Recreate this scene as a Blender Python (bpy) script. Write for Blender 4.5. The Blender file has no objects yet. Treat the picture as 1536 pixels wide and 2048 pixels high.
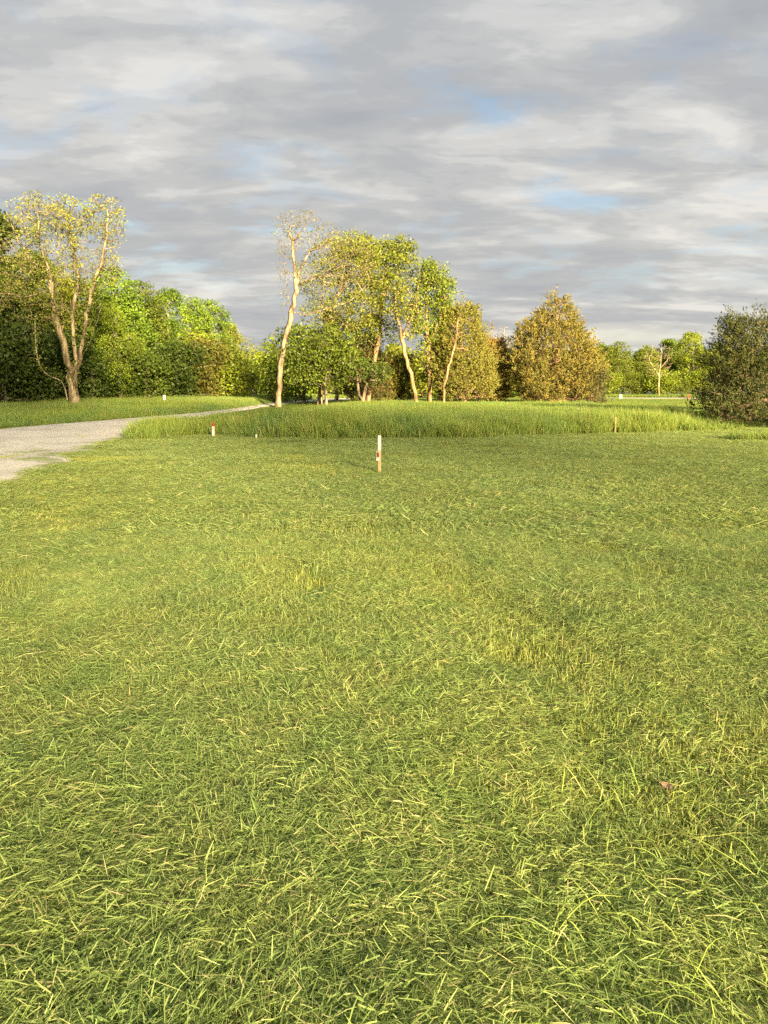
import bpy, math, random
import numpy as np
from mathutils import Vector, Matrix, noise as mnoise
R = math.radians
S = bpy.context.scene
COL = S.collection

# ------------------------------------------------------------------ camera
CAM_H = 1.6
FPX = 1538.0
PITCH = math.atan((1024 - 790) / FPX)
cam = bpy.data.cameras.new('camera')
cam.sensor_fit = 'VERTICAL'; cam.sensor_height = 36.0; cam.lens = 36.0 * FPX / 2048
cam.clip_start = 0.05; cam.clip_end = 3000
camo = bpy.data.objects.new('camera', cam); COL.objects.link(camo)
camo.location = (0, 0, CAM_H); camo.rotation_euler = (R(90) - PITCH, 0, 0)
S.camera = camo

# ------------------------------------------------------------------ light
EXPO = 2.6
SUN_EL, SUN_AZ = R(13.5), R(22.0)          # azimuth: sun stands behind the camera, turned to the right
sun_dir = Vector((math.sin(SUN_AZ) * math.cos(SUN_EL), -math.cos(SUN_AZ) * math.cos(SUN_EL), math.sin(SUN_EL)))
sl = bpy.data.lights.new('sun', 'SUN'); sl.energy = 5.0; sl.angle = R(3.0); sl.color = (1.0, 0.80, 0.47)
so = bpy.data.objects.new('sun', sl); COL.objects.link(so)
so.rotation_euler = sun_dir.to_track_quat('Z', 'Y').to_euler(); so.location = (20, -40, 30)

W = bpy.data.worlds.new('World'); S.world = W; W.use_nodes = True
def build_world():
    nt = W.node_tree; nt.nodes.clear(); N = nt.nodes.new; L = nt.links.new
    out = N('ShaderNodeOutputWorld')
    sky = N('ShaderNodeTexSky'); sky.sky_type = 'NISHITA'; sky.sun_disc = False
    sky.sun_elevation = SUN_EL; sky.sun_rotation = math.pi - SUN_AZ
    b1 = N('ShaderNodeBackground'); b1.inputs[1].default_value = 0.03; L(sky.outputs[0], b1.inputs[0])
    tc = N('ShaderNodeTexCoord'); sp = N('ShaderNodeSeparateXYZ'); L(tc.outputs['Generated'], sp.inputs[0])
    def M(op, a, b=None, c=None, clamp=False):
        n = N('ShaderNodeMath'); n.operation = op; n.use_clamp = clamp
        for i, v in enumerate((a, b, c)):
            if v is None: continue
            if isinstance(v, (int, float)): n.inputs[i].default_value = v
            else: L(v, n.inputs[i])
        return n.outputs[0]
    zc = M('MAXIMUM', sp.outputs[2], 0.0)
    zz = M('ADD', zc, 0.15)
    u = M('DIVIDE', sp.outputs[0], zz); v = M('DIVIDE', sp.outputs[1], zz)
    cb = N('ShaderNodeCombineXYZ'); L(u, cb.inputs[0]); L(v, cb.inputs[1]); cb.inputs[2].default_value = 3.7
    def noise(scale, detail, rough, dist, off=(0, 0, 0), sc=(1, 1, 1)):
        mp = N('ShaderNodeMapping'); L(cb.outputs[0], mp.inputs[0]); mp.inputs['Location'].default_value = off
        mp.inputs['Scale'].default_value = sc; mp.inputs['Rotation'].default_value = (0, 0, R(-12))
        n = N('ShaderNodeTexNoise'); L(mp.outputs[0], n.inputs['Vector']); n.inputs['Scale'].default_value = scale
        n.inputs['Detail'].default_value = detail; n.inputs['Roughness'].default_value = rough
        n.inputs['Distortion'].default_value = dist
        return n.outputs[0]
    def ramp(f, stops):
        r = N('ShaderNodeValToRGB'); L(f, r.inputs[0]); e = r.color_ramp.elements
        while len(e) > 1: e.remove(e[-1])
        e[0].position = stops[0][0]; e[0].color = (*stops[0][1], 1)
        for p, c in stops[1:]:
            x = e.new(p); x.color = (*c, 1)
        r.color_ramp.interpolation = 'EASE'
        return r.outputs[0]
    big = noise(0.9, 2, 0.5, 0.3, (3.1, 1.7, 0), (0.8, 1, 1))
    mid = noise(2.9, 6, 0.52, 0.35, (0.4, 8.3, 0), (0.7, 1.35, 1))
    fine = noise(7.5, 8, 0.6, 0.35, (7, 3.3, 4), (0.7, 1.2, 1))
    s1 = M('MULTIPLY', big, 0.34); s2 = M('MULTIPLY', mid, 0.46); s3 = M('MULTIPLY', fine, 0.20)
    dens = M('ADD', M('ADD', s1, s2), s3)
    # brightness of the cloud deck
    ccol = ramp(dens, [(0.37, (0.84, 0.81, 0.75)), (0.43, (0.70, 0.685, 0.65)), (0.47, (0.59, 0.588, 0.57)),
                       (0.515, (0.52, 0.525, 0.525)), (0.60, (0.455, 0.47, 0.49))])
    # the deck is a little heavier overhead, greyer low down
    hi = M('MULTIPLY', M('SUBTRACT', zc, 0.16), 2.6, clamp=True)
    mx = N('ShaderNodeMix'); mx.data_type = 'RGBA'; mx.blend_type = 'MULTIPLY'; L(hi, mx.inputs[0]); L(ccol, mx.inputs[6])
    mx.inputs[7].default_value = (0.88, 0.92, 0.985, 1)
    # bright clear strip low on the horizon
    st = M('SUBTRACT', 1.0, M('MULTIPLY', M('ABSOLUTE', M('SUBTRACT', zc, 0.071)), 60.0), clamp=True)
    nz = noise(0.9, 5, 0.5, 0.3, (9, 1, 0))
    xr = M('MULTIPLY', M('SUBTRACT', sp.outputs[0], 0.10), 7.0, clamp=True)
    st = M('MULTIPLY', M('MULTIPLY', st, xr), M('MULTIPLY', M('SUBTRACT', nz, 0.30), 6.0, clamp=True), clamp=True)
    mx2 = N('ShaderNodeMix'); mx2.data_type = 'RGBA'; L(st, mx2.inputs[0]); L(mx.outputs[2], mx2.inputs[6])
    mx2.inputs[7].default_value = (0.92, 0.88, 0.72, 1)
    b2 = N('ShaderNodeBackground'); L(mx2.outputs[2], b2.inputs[0]); b2.inputs[1].default_value = 2.0 ** (-EXPO) * 1.0
    # gaps of blue
    gp = noise(3.0, 8, 0.55, 0.4, (2.2, 4.4, 2), (0.8, 1.15, 1))
    gap = ramp(gp, [(0.30, (0.40, 0.40, 0.40)), (0.40, (0.82, 0.82, 0.82)), (0.49, (1, 1, 1))])
    ms = N('ShaderNodeMixShader'); L(M('MAXIMUM', gap, M('SUBTRACT', 1.0, M('MULTIPLY', M('SUBTRACT', zc, 0.10), 6.0, clamp=True))), ms.inputs[0]); L(b1.outputs[0], ms.inputs[1]); L(b2.outputs[0], ms.inputs[2])
    L(ms.outputs[0], out.inputs[0])
build_world()
S.view_settings.view_transform = 'Standard'; S.view_settings.look = 'None'
S.view_settings.exposure = EXPO; S.view_settings.gamma = 1.0; S.view_settings.use_curve_mapping = False
S.render.engine = 'CYCLES'
S.cycles.max_bounces = 6; S.cycles.diffuse_bounces = 3; S.cycles.transmission_bounces = 3; S.cycles.transparent_max_bounces = 4
S.cycles.use_denoising = False
try: S.cycles.sample_clamp_indirect = 4.0
except Exception: pass

# ------------------------------------------------------------------ helpers
def sstep(a, b, t):
    t = np.clip((np.asarray(t, float) - a) / (b - a), 0, 1); return t * t * (3 - 2 * t)
def ground_z(x, y):
    x = np.asarray(x, float); y = np.asarray(y, float)
    t = np.clip((y - 22) / 40, 0, 1)
    z = 0.97 * (0.55 * t + 0.45 * t * t * (3 - 2 * t))
    z = z + 0.0045 * np.clip(y - 62, 0, 60)
    z = z + 0.035 * np.sin(x * 0.35 + 1.1) * np.sin(y * 0.28) * sstep(3, 12, y) * (1 - sstep(45, 60, y))
    z = z + 0.012 * np.sin(x * 1.9 + y * 0.7) * np.sin(y * 1.6 - x * 0.5)
    return z
def ray(px, py):
    a = (px - 768) / FPX; b = (1024 - py) / FPX; c, s = math.cos(PITCH), math.sin(PITCH)
    return np.array([a, c + b * s, -s + b * c])
def P(px, py, d):
    r = ray(px, py); k = d / r[1]
    return np.array([r[0] * k, d, CAM_H + r[2] * k])
def G(px, py):
    """where the view line through that point of the photo meets the ground"""
    r = ray(px, py); t = 1.0
    while t < 400:
        p = r * t
        if CAM_H + p[2] <= ground_z(p[0], p[1]): break
        t += 0.02 + t * 0.001
    return np.array([r[0] * t, r[1] * t])
def inside(poly, x, y):
    poly = np.asarray(poly); r = np.zeros(np.shape(x), bool); n = len(poly); j = n - 1
    for i in range(n):
        xi, yi = poly[i]; xj, yj = poly[j]
        c = ((yi > y) != (yj > y)) & (x < (xj - xi) * (y - yi) / (yj - yi + 1e-12) + xi)
        r ^= c; j = i
    return r
def dist_poly(line, x, y):
    d = np.full(np.shape(x), 1e9)
    for (ax, ay), (bx, by) in zip(line[:-1], line[1:]):
        vx, vy = bx - ax, by - ay; L2 = vx * vx + vy * vy + 1e-9
        t = np.clip(((x - ax) * vx + (y - ay) * vy) / L2, 0, 1)
        d = np.minimum(d, np.hypot(x - ax - t * vx, y - ay - t * vy))
    return d
def vnoise(x, y, s, seed=0):
    """cheap smooth value noise on arrays, 0..1"""
    x = np.asarray(x) / s + seed * 17.3; y = np.asarray(y) / s + seed * 5.9
    xi = np.floor(x).astype(np.int64); yi = np.floor(y).astype(np.int64); fx = x - xi; fy = y - yi
    def h(a, b):
        n = (a * 374761393 + b * 668265263 + seed * 974634777) & 0x7fffffff
        n = ((n ^ (n >> 13)) * 1274126177) & 0x7fffffff
        return ((n ^ (n >> 16)) & 0xffff) / 65535.0
    fx = fx * fx * (3 - 2 * fx); fy = fy * fy * (3 - 2 * fy)
    return (h(xi, yi) * (1 - fx) + h(xi + 1, yi) * fx) * (1 - fy) + (h(xi, yi + 1) * (1 - fx) + h(xi + 1, yi + 1) * fx) * fy

def mesh_np(name, v, faces, mat=None, attrs=None, smooth=False):
    """faces: list of (M,k) int arrays"""
    me = bpy.data.meshes.new(name)
    v = np.asarray(v, np.float32)
    me.vertices.add(len(v)); me.vertices.foreach_set('co', v.ravel())
    loops = np.concatenate([f.ravel() for f in faces]).astype(np.int32)
    tot = np.concatenate([np.full(len(f), f.shape[1]) for f in faces]).astype(np.int32)
    st = np.concatenate([[0], np.cumsum(tot)[:-1]]).astype(np.int32)
    me.loops.add(len(loops)); me.loops.foreach_set('vertex_index', loops)
    me.polygons.add(len(tot)); me.polygons.foreach_set('loop_start', st)
    try: me.polygons.foreach_set('loop_total', tot)
    except Exception: pass
    if smooth: me.polygons.foreach_set('use_smooth', np.ones(len(tot), bool))
    if attrs:
        for k, a in attrs.items():
            at = me.attributes.new(k, 'FLOAT', 'POINT'); at.data.foreach_set('value', np.asarray(a, np.float32))
    me.update(calc_edges=True)
    if mat: me.materials.append(mat)
    return me
def link(name, me, parent=None):
    o = bpy.data.objects.new(name, me); COL.objects.link(o)
    if parent: o.parent = parent
    return o
def tag(o, label=None, cat=None, group=None, kind=None):
    if label: o['label'] = label
    if cat: o['category'] = cat
    if group: o['group'] = group
    if kind: o['kind'] = kind
    return o
def empty(name, loc, label, cat, group=None, rz=0.0):
    o = bpy.data.objects.new(name, None); COL.objects.link(o); o.empty_display_size = 0.3
    o.location = loc; o.rotation_euler = (0, 0, rz)
    return tag(o, label, cat, group)

# ------------------------------------------------------------------ materials
def newmat(name):
    m = bpy.data.materials.new(name); m.use_nodes = True; nt = m.node_tree; nt.nodes.clear()
    return m, nt, nt.nodes.new, nt.links.new
def setramp(r, stops, interp='LINEAR'):
    e = r.color_ramp.elements
    while len(e) > 1: e.remove(e[-1])
    e[0].position = stops[0][0]; e[0].color = (*stops[0][1], 1)
    for p, c in stops[1:]:
        x = e.new(p); x.color = (*c, 1)
    r.color_ramp.interpolation = interp
def foliage_mat(name, stops, base=None, patch=None, transl=0.35, objcol=False, gloss=0.5, tcol=(1.15, 1.1, 0.6), spec=0.3):
    """stops: colours picked by the per leaf attribute 'tint'; base: colour at the foot of a blade; patch: (scale, colour, amount) of world-space patches"""
    m, nt, N, L = newmat(name)
    out = N('ShaderNodeOutputMaterial')
    at = N('ShaderNodeAttribute'); at.attribute_name = 'tint'
    r = N('ShaderNodeValToRGB'); setramp(r, stops); L(at.outputs['Fac'], r.inputs[0]); col = r.outputs[0]
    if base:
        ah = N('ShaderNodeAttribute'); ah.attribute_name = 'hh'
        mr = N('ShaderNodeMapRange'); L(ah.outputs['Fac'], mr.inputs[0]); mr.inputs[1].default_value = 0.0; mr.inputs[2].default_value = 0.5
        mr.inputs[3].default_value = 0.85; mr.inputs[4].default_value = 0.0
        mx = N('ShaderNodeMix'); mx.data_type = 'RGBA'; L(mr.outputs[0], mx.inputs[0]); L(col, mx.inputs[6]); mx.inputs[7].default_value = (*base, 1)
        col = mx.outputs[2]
    if patch:
        ge = N('ShaderNodeNewGeometry')
        for (sc, pc, amt, lo, hi) in patch:
            mp = N('ShaderNodeMapping'); L(ge.outputs['Position'], mp.inputs[0]); mp.inputs['Scale'].default_value = (1, 0.8, 0.2)
            nz = N('ShaderNodeTexNoise'); L(mp.outputs[0], nz.inputs['Vector']); nz.inputs['Scale'].default_value = sc; nz.inputs['Detail'].default_value = 4
            mr = N('ShaderNodeMapRange'); L(nz.outputs[0], mr.inputs[0]); mr.inputs[1].default_value = lo; mr.inputs[2].default_value = hi
            mr.inputs[3].default_value = 0; mr.inputs[4].default_value = amt
            mx = N('ShaderNodeMix'); mx.data_type = 'RGBA'; mx.blend_type = 'MULTIPLY'; L(mr.outputs[0], mx.inputs[0]); L(col, mx.inputs[6]); mx.inputs[7].default_value = (*pc, 1)
            col = mx.outputs[2]
    if objcol:
        oi = N('ShaderNodeObjectInfo')
        mx = N('ShaderNodeMix'); mx.data_type = 'RGBA'; mx.blend_type = 'MULTIPLY'; mx.inputs[0].default_value = 1
        L(col, mx.inputs[6]); L(oi.outputs['Color'], mx.inputs[7]); col = mx.outputs[2]
    pb = N('ShaderNodeBsdfPrincipled'); L(col, pb.inputs['Base Color']); pb.inputs['Roughness'].default_value = gloss
    pb.inputs['Specular IOR Level'].default_value = spec
    tr = N('ShaderNodeBsdfTranslucent')
    mc = N('ShaderNodeMix'); mc.data_type = 'RGBA'; mc.blend_type = 'MULTIPLY'; mc.inputs[0].default_value = 1; L(col, mc.inputs[6]); mc.inputs[7].default_value = (*tcol, 1)
    L(mc.outputs[2], tr.inputs[0])
    ms = N('ShaderNodeMixShader'); ms.inputs[0].default_value = transl; L(pb.outputs[0], ms.inputs[1]); L(tr.outputs[0], ms.inputs[2])
    L(ms.outputs[0], out.inputs[0])
    return m
def surf_mat(name, stops, scale=6, detail=6, rough=0.85, bump=0.3, bscale=None, stretch=(1, 1, 1), dist=0.01, objcol=False, spec=0.3, coords='Object'):
    m, nt, N, L = newmat(name)
    out = N('ShaderNodeOutputMaterial'); pb = N('ShaderNodeBsdfPrincipled'); L(pb.outputs[0], out.inputs[0])
    tc = N('ShaderNodeTexCoord'); mp = N('ShaderNodeMapping'); L(tc.outputs[coords], mp.inputs[0]); mp.inputs['Scale'].default_value = stretch
    nz = N('ShaderNodeTexNoise'); L(mp.outputs[0], nz.inputs['Vector']); nz.inputs['Scale'].default_value = scale; nz.inputs['Detail'].default_value = detail
    nz.inputs['Roughness'].default_value = 0.62
    r = N('ShaderNodeValToRGB'); setramp(r, stops); L(nz.outputs[0], r.inputs[0]); col = r.outputs[0]
    if objcol:
        oi = N('ShaderNodeObjectInfo')
        mx = N('ShaderNodeMix'); mx.data_type = 'RGBA'; mx.blend_type = 'MULTIPLY'; mx.inputs[0].default_value = 1
        L(col, mx.inputs[6]); L(oi.outputs['Color'], mx.inputs[7]); col = mx.outputs[2]
    L(col, pb.inputs['Base Color']); pb.inputs['Roughness'].default_value = rough; pb.inputs['Specular IOR Level'].default_value = spec
    n2 = N('ShaderNodeTexNoise'); L(mp.outputs[0], n2.inputs['Vector']); n2.inputs['Scale'].default_value = bscale or scale * 3; n2.inputs['Detail'].default_value = 8
    bp = N('ShaderNodeBump'); L(n2.outputs[0], bp.inputs['Height']); bp.inputs['Strength'].default_value = bump; bp.inputs['Distance'].default_value = dist
    L(bp.outputs[0], pb.inputs['Normal'])
    return m

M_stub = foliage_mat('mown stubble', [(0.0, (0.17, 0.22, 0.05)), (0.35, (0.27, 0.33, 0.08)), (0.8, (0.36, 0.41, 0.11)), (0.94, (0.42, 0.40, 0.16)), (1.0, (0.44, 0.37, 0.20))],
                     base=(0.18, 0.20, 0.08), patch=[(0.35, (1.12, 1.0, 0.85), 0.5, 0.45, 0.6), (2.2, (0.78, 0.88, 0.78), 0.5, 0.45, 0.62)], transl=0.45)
M_clip = foliage_mat('grass clippings', [(0.0, (0.18, 0.25, 0.07)), (0.3, (0.28, 0.365, 0.11)), (0.65, (0.37, 0.46, 0.15)), (0.88, (0.44, 0.51, 0.19)), (0.97, (0.50, 0.45, 0.22)), (1.0, (0.52, 0.45, 0.27))],
                     patch=[(0.3, (1.08, 1.0, 0.85), 0.5, 0.45, 0.6), (2.6, (0.7, 0.85, 0.8), 0.6, 0.42, 0.62)], transl=0.42)
M_stem = foliage_mat('long green stems', [(0.0, (0.22, 0.33, 0.06)), (0.6, (0.36, 0.46, 0.09)), (1.0, (0.46, 0.48, 0.14))], transl=0.3)
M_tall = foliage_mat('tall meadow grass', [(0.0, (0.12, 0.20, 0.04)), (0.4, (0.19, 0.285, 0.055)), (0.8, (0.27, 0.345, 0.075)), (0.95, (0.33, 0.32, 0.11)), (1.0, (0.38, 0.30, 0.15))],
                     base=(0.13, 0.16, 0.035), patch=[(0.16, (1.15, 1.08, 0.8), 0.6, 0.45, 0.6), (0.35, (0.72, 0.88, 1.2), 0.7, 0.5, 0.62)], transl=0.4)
M_leaf = foliage_mat('broad leaves', [(0.0, (0.45, 0.5, 0.45)), (0.5, (0.9, 0.95, 0.9)), (1.0, (1.35, 1.3, 1.1))], transl=0.38, objcol=True, gloss=0.5, tcol=(1.1, 1.05, 0.5))
M_needle = foliage_mat('cedar sprays', [(0.0, (0.45, 0.5, 0.5)), (0.5, (0.9, 0.92, 0.9)), (0.85, (1.25, 1.15, 0.9)), (1.0, (1.6, 1.1, 0.75))], transl=0.15, objcol=True, gloss=0.7)
M_bark = surf_mat('bark', [(0.34, (0.035, 0.027, 0.02)), (0.48, (0.12, 0.095, 0.07)), (0.62, (0.26, 0.22, 0.17))], scale=4.5, stretch=(1, 1, 0.22), bump=0.9, dist=0.03, rough=0.95, objcol=True)
M_ivy = foliage_mat('ivy leaves', [(0.0, (0.06, 0.09, 0.015)), (0.5, (0.12, 0.15, 0.02)), (1.0, (0.19, 0.20, 0.035))], transl=0.3)
M_soil = surf_mat('field soil and thatch', [(0.32, (0.12, 0.15, 0.045)), (0.5, (0.20, 0.24, 0.065)), (0.68, (0.29, 0.30, 0.10))], scale=3.0, detail=12, bump=0.8, bscale=60, dist=0.02, rough=1.0, spec=0.1)
M_gravel = None

# ------------------------------------------------------------------ regions on the ground (edges read off the photo, carried to the ground)
mown_edge_px = [(262, 882), (300, 881), (345, 875), (400, 872), (470, 876), (540, 880), (650, 880), (760, 880), (830, 878), (920, 880), (1000, 877),
                (1100, 872), (1200, 867), (1300, 866), (1400, 864), (1450, 861), (1500, 857), (1600, 850)]
road_far_px = [(-420, 905), (-150, 873), (0, 856), (105, 847), (220, 838), (350, 829), (430, 822), (500, 812.5), (560, 805.5), (600, 801.5), (650, 797.5), (700, 796.3)]
road_near_px = [(-420, 1130), (-150, 1020), (0, 985), (90, 950), (190, 900), (262, 876), (320, 852), (380, 838), (430, 829), (500, 818.5), (560, 810), (600, 805), (650, 800.5), (700, 799.5)]
mown_edge = np.array([G(*p) for p in mown_edge_px])
road_far = np.array([G(*p) for p in road_far_px]); road_near = np.array([G(*p) for p in road_near_px])
def smooth_line(a, k=3):
    for _ in range(k):
        b = [a[0]]
        for p, q in zip(a[:-1], a[1:]): b += [p * .75 + q * .25, p * .25 + q * .75]
        a = np.array(b + [a[-1]])
    return a
road_far = smooth_line(road_far, 2); road_near = smooth_line(road_near, 2); mown_edge = smooth_line(mown_edge, 2)
road_poly = np.concatenate([road_far, road_near[::-1]])
far_road_poly = np.array([G(*p) for p in [(1150, 795.0), (1240, 795.3), (1330, 795.8), (1500, 796.5), (1500, 799), (1330, 799.5), (1250, 798.5), (1200, 797), (1150, 796)]])
# mown lawn: everything nearer than the mown edge, right of the road
mown_poly = np.concatenate([[(-14, -16), ], road_near[road_near[:, 1] < mown_edge[0][1] + .3], mown_edge, [(60, mown_edge[-1][1]), (60, -16)]])
meadow_near = mown_edge
def in_road(x, y): return inside(road_poly, x, y) | inside(far_road_poly, x, y)
def in_mown(x, y): return inside(mown_poly, x, y)

# ------------------------------------------------------------------ ground sheet
def build_ground():
    def axis(vals):
        return np.array(sorted(set(np.round(np.concatenate(vals), 3))))
    xs = axis([np.arange(-30, 30.1, 0.6), np.arange(-120, 120.1, 6), np.arange(-900, 901, 100)])
    ys = axis([np.arange(-6, 64, 0.6), np.arange(-160, 180.1, 6), np.arange(-300, 1601, 100)])
    X, Y = np.meshgrid(xs, ys); Z = ground_z(X, Y)
    v = np.stack([X.ravel(), Y.ravel(), Z.ravel()], 1); nx, ny = len(xs), len(ys)
    i = (np.arange(ny - 1)[:, None] * nx + np.arange(nx - 1)[None, :]).ravel()
    f = np.stack([i, i + 1, i + nx + 1, i + nx], 1)
    o = link('ground', mesh_np('ground', v, [f], M_soil, smooth=True)); tag(o, 'green field ground', kind='structure')
build_ground()

def gravel_mat():
    m, nt, N, L = newmat('pale gravel')
    out = N('ShaderNodeOutputMaterial'); pb = N('ShaderNodeBsdfPrincipled'); L(pb.outputs[0], out.inputs[0])
    ge = N('ShaderNodeNewGeometry')
    vo = N('ShaderNodeTexVoronoi'); L(ge.outputs['Position'], vo.inputs['Vector']); vo.inputs['Scale'].default_value = 28
    r = N('ShaderNodeValToRGB'); L(vo.outputs['Color'], r.inputs[0])
    setramp(r, [(0.0, (0.34, 0.32, 0.285)), (0.5, (0.49, 0.465, 0.42)), (1.0, (0.64, 0.61, 0.56))])
    nz = N('ShaderNodeTexNoise'); L(ge.outputs['Position'], nz.inputs['Vector']); nz.inputs['Scale'].default_value = 0.5; nz.inputs['Detail'].default_value = 6
    r2 = N('ShaderNodeValToRGB'); L(nz.outputs[0], r2.inputs[0]); setramp(r2, [(0.35, (0.78, 0.78, 0.74)), (0.55, (1, 1, 1))])
    mx = N('ShaderNodeMix'); mx.data_type = 'RGBA'; mx.blend_type = 'MULTIPLY'; mx.inputs[0].default_value = 1; L(r.outputs[0], mx.inputs[6]); L(r2.outputs[0], mx.inputs[7])
    L(mx.outputs[2], pb.inputs['Base Color']); pb.inputs['Roughness'].default_value = 0.95
    bp = N('ShaderNodeBump'); L(vo.outputs['Distance'], bp.inputs['Height']); bp.inputs['Strength'].default_value = 0.35; bp.inputs['Distance'].default_value = 0.02; bp.invert = True
    L(bp.outputs[0], pb.inputs['Normal'])
    return m
M_gravel = gravel_mat()
def strip_sheet(name, A, B, nseg, ncross, dz, mat, label, jag=0.0, seed=5):
    """a sheet between two ground lines, ragged at its rims"""
    rng = np.random.default_rng(seed)
    def res(a, n):
        s = np.concatenate([[0], np.cumsum(np.hypot(*np.diff(a, axis=0).T))]); t = np.linspace(0, s[-1], n)
        return np.stack([np.interp(t, s, a[:, 0]), np.interp(t, s, a[:, 1])], 1)
    def wav():
        q = rng.normal(0, jag, (nseg + 8, 2)); return sum(q[i:i + nseg] for i in range(5)) / 2.2
    a = res(A, nseg) + wav(); b = res(B, nseg) + wav()
    t = np.linspace(0, 1, ncross)[None, :, None]
    p = a[:, None] * (1 - t) + b[:, None] * t
    z = ground_z(p[..., 0], p[..., 1]) + dz + 0.03 * np.sin(np.linspace(0, math.pi, ncross))[None, :]; z[:, 0] -= .06; z[:, -1] -= .06
    v = np.concatenate([p, z[..., None]], 2).reshape(-1, 3)
    i = (np.arange(nseg - 1)[:, None] * ncross + np.arange(ncross - 1)[None, :]).ravel()
    f = np.stack([i, i + 1, i + ncross + 1, i + ncross], 1)
    o = link(name, mesh_np(name, v, [f], mat, smooth=True)); tag(o, label, kind='structure'); return o
strip_sheet('gravel_road', road_far, road_near, 260, 14, 0.03, M_gravel, 'pale gravel road curving away between grass verges', 0.06)
FR = far_road_poly
strip_sheet('far_gravel_road', FR[:4], FR[[8, 7, 6, 5, 4]], 40, 6, 0.03, M_gravel, 'pale gravel road crossing beyond the far meadow', 0.1, 8)
M_dirt = surf_mat('bare earth', [(0.35, (0.16, 0.11, 0.06)), (0.6, (0.30, 0.20, 0.11))], scale=2, bump=0.6, bscale=30, dist=0.02, rough=1)
def dirt(name, cx, cy, rx, ry, label, seed):
    n, m = 40, 8; th = np.linspace(0, 2 * math.pi, n, endpoint=False); rr = np.linspace(0.05, 1, m)
    w = 1 + 0.16 * np.sin(th * 3 + seed) + 0.1 * np.sin(th * 7 + seed * 2)
    x = cx + np.outer(rr, np.cos(th) * w) * rx; y = cy + np.outer(rr, np.sin(th) * w) * ry
    v = np.stack([x.ravel(), y.ravel(), (ground_z(x, y) + 0.02 * (1.15 - rr[:, None])).ravel()], 1)
    f = np.array([[i * n + j, i * n + (j + 1) % n, (i + 1) * n + (j + 1) % n, (i + 1) * n + j] for i in range(m - 1) for j in range(n)])
    o = link(name, mesh_np(name, v, [f], M_dirt, smooth=True)); tag(o, label, kind='structure')
c1 = G(1500, 838); dirt('bare_earth', c1[0] + 1.4, c1[1] - 1.0, 4.6, 3.6, 'bare brown earth under the dark cedar', 1)
c2 = G(1020, 804); dirt('bare_earth', c2[0], c2[1] + 1, 4.5, 2.4, 'sunlit bare earth between the two cedars', 3)

c3 = P(1320, 795, 113); dirt('bare_earth', c3[0], c3[1], 9.5, 3.4, 'low bank of bare earth behind the far gravel road', 6)

# ------------------------------------------------------------------ grass
def blades(rng, n, pos, length, width, lean, bend, az=None, z0=None, tip=0.15):
    """pos (n,2), returns verts (n*5,3), tris, attrs"""
    a = rng.uniform(0, 2 * math.pi, n) if az is None else az
    wa = a + math.pi / 2 + rng.normal(0, 0.5, n)
    th1 = lean; th2 = lean + bend
    d1 = np.stack([np.sin(th1) * np.cos(a), np.sin(th1) * np.sin(a), np.cos(th1)], 1)
    d2 = np.stack([np.sin(th2) * np.cos(a), np.sin(th2) * np.sin(a), np.cos(th2)], 1)
    b = np.concatenate([pos, (np.zeros(n) if z0 is None else z0)[:, None]], 1)
    m = b + d1 * (length * 0.55)[:, None]; t = m + d2 * (length * 0.45)[:, None]
    w = np.stack([np.cos(wa), np.sin(wa), rng.normal(0, 0.35, n)], 1) * (width * 0.5)[:, None]
    v = np.stack([b - w * .8, b + w * .8, m - w, m + w, t - w * tip, t + w * tip], 1).reshape(-1, 3)
    i = np.arange(n) * 6
    q = np.concatenate([np.stack([i, i + 1, i + 3, i + 2], 1), np.stack([i + 2, i + 3, i + 5, i + 4], 1)])
    tint = np.repeat(rng.uniform(0, 1, n), 6); hh = np.tile([0, 0, .55, .55, 1, 1], n)
    return v, q, tint, hh
def disc(rng, n, r):
    rr = r * np.sqrt(rng.uniform(0, 1, n)); t = rng.uniform(0, 2 * math.pi, n)
    return np.stack([rr * np.cos(t), rr * np.sin(t)], 1)
def clump_coll(name, meshes):
    c = bpy.data.collections.new(name)
    for k, me in enumerate(meshes):
        o = bpy.data.objects.new('%s_%02d' % (name, k), me); c.objects.link(o)
    return c
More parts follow.
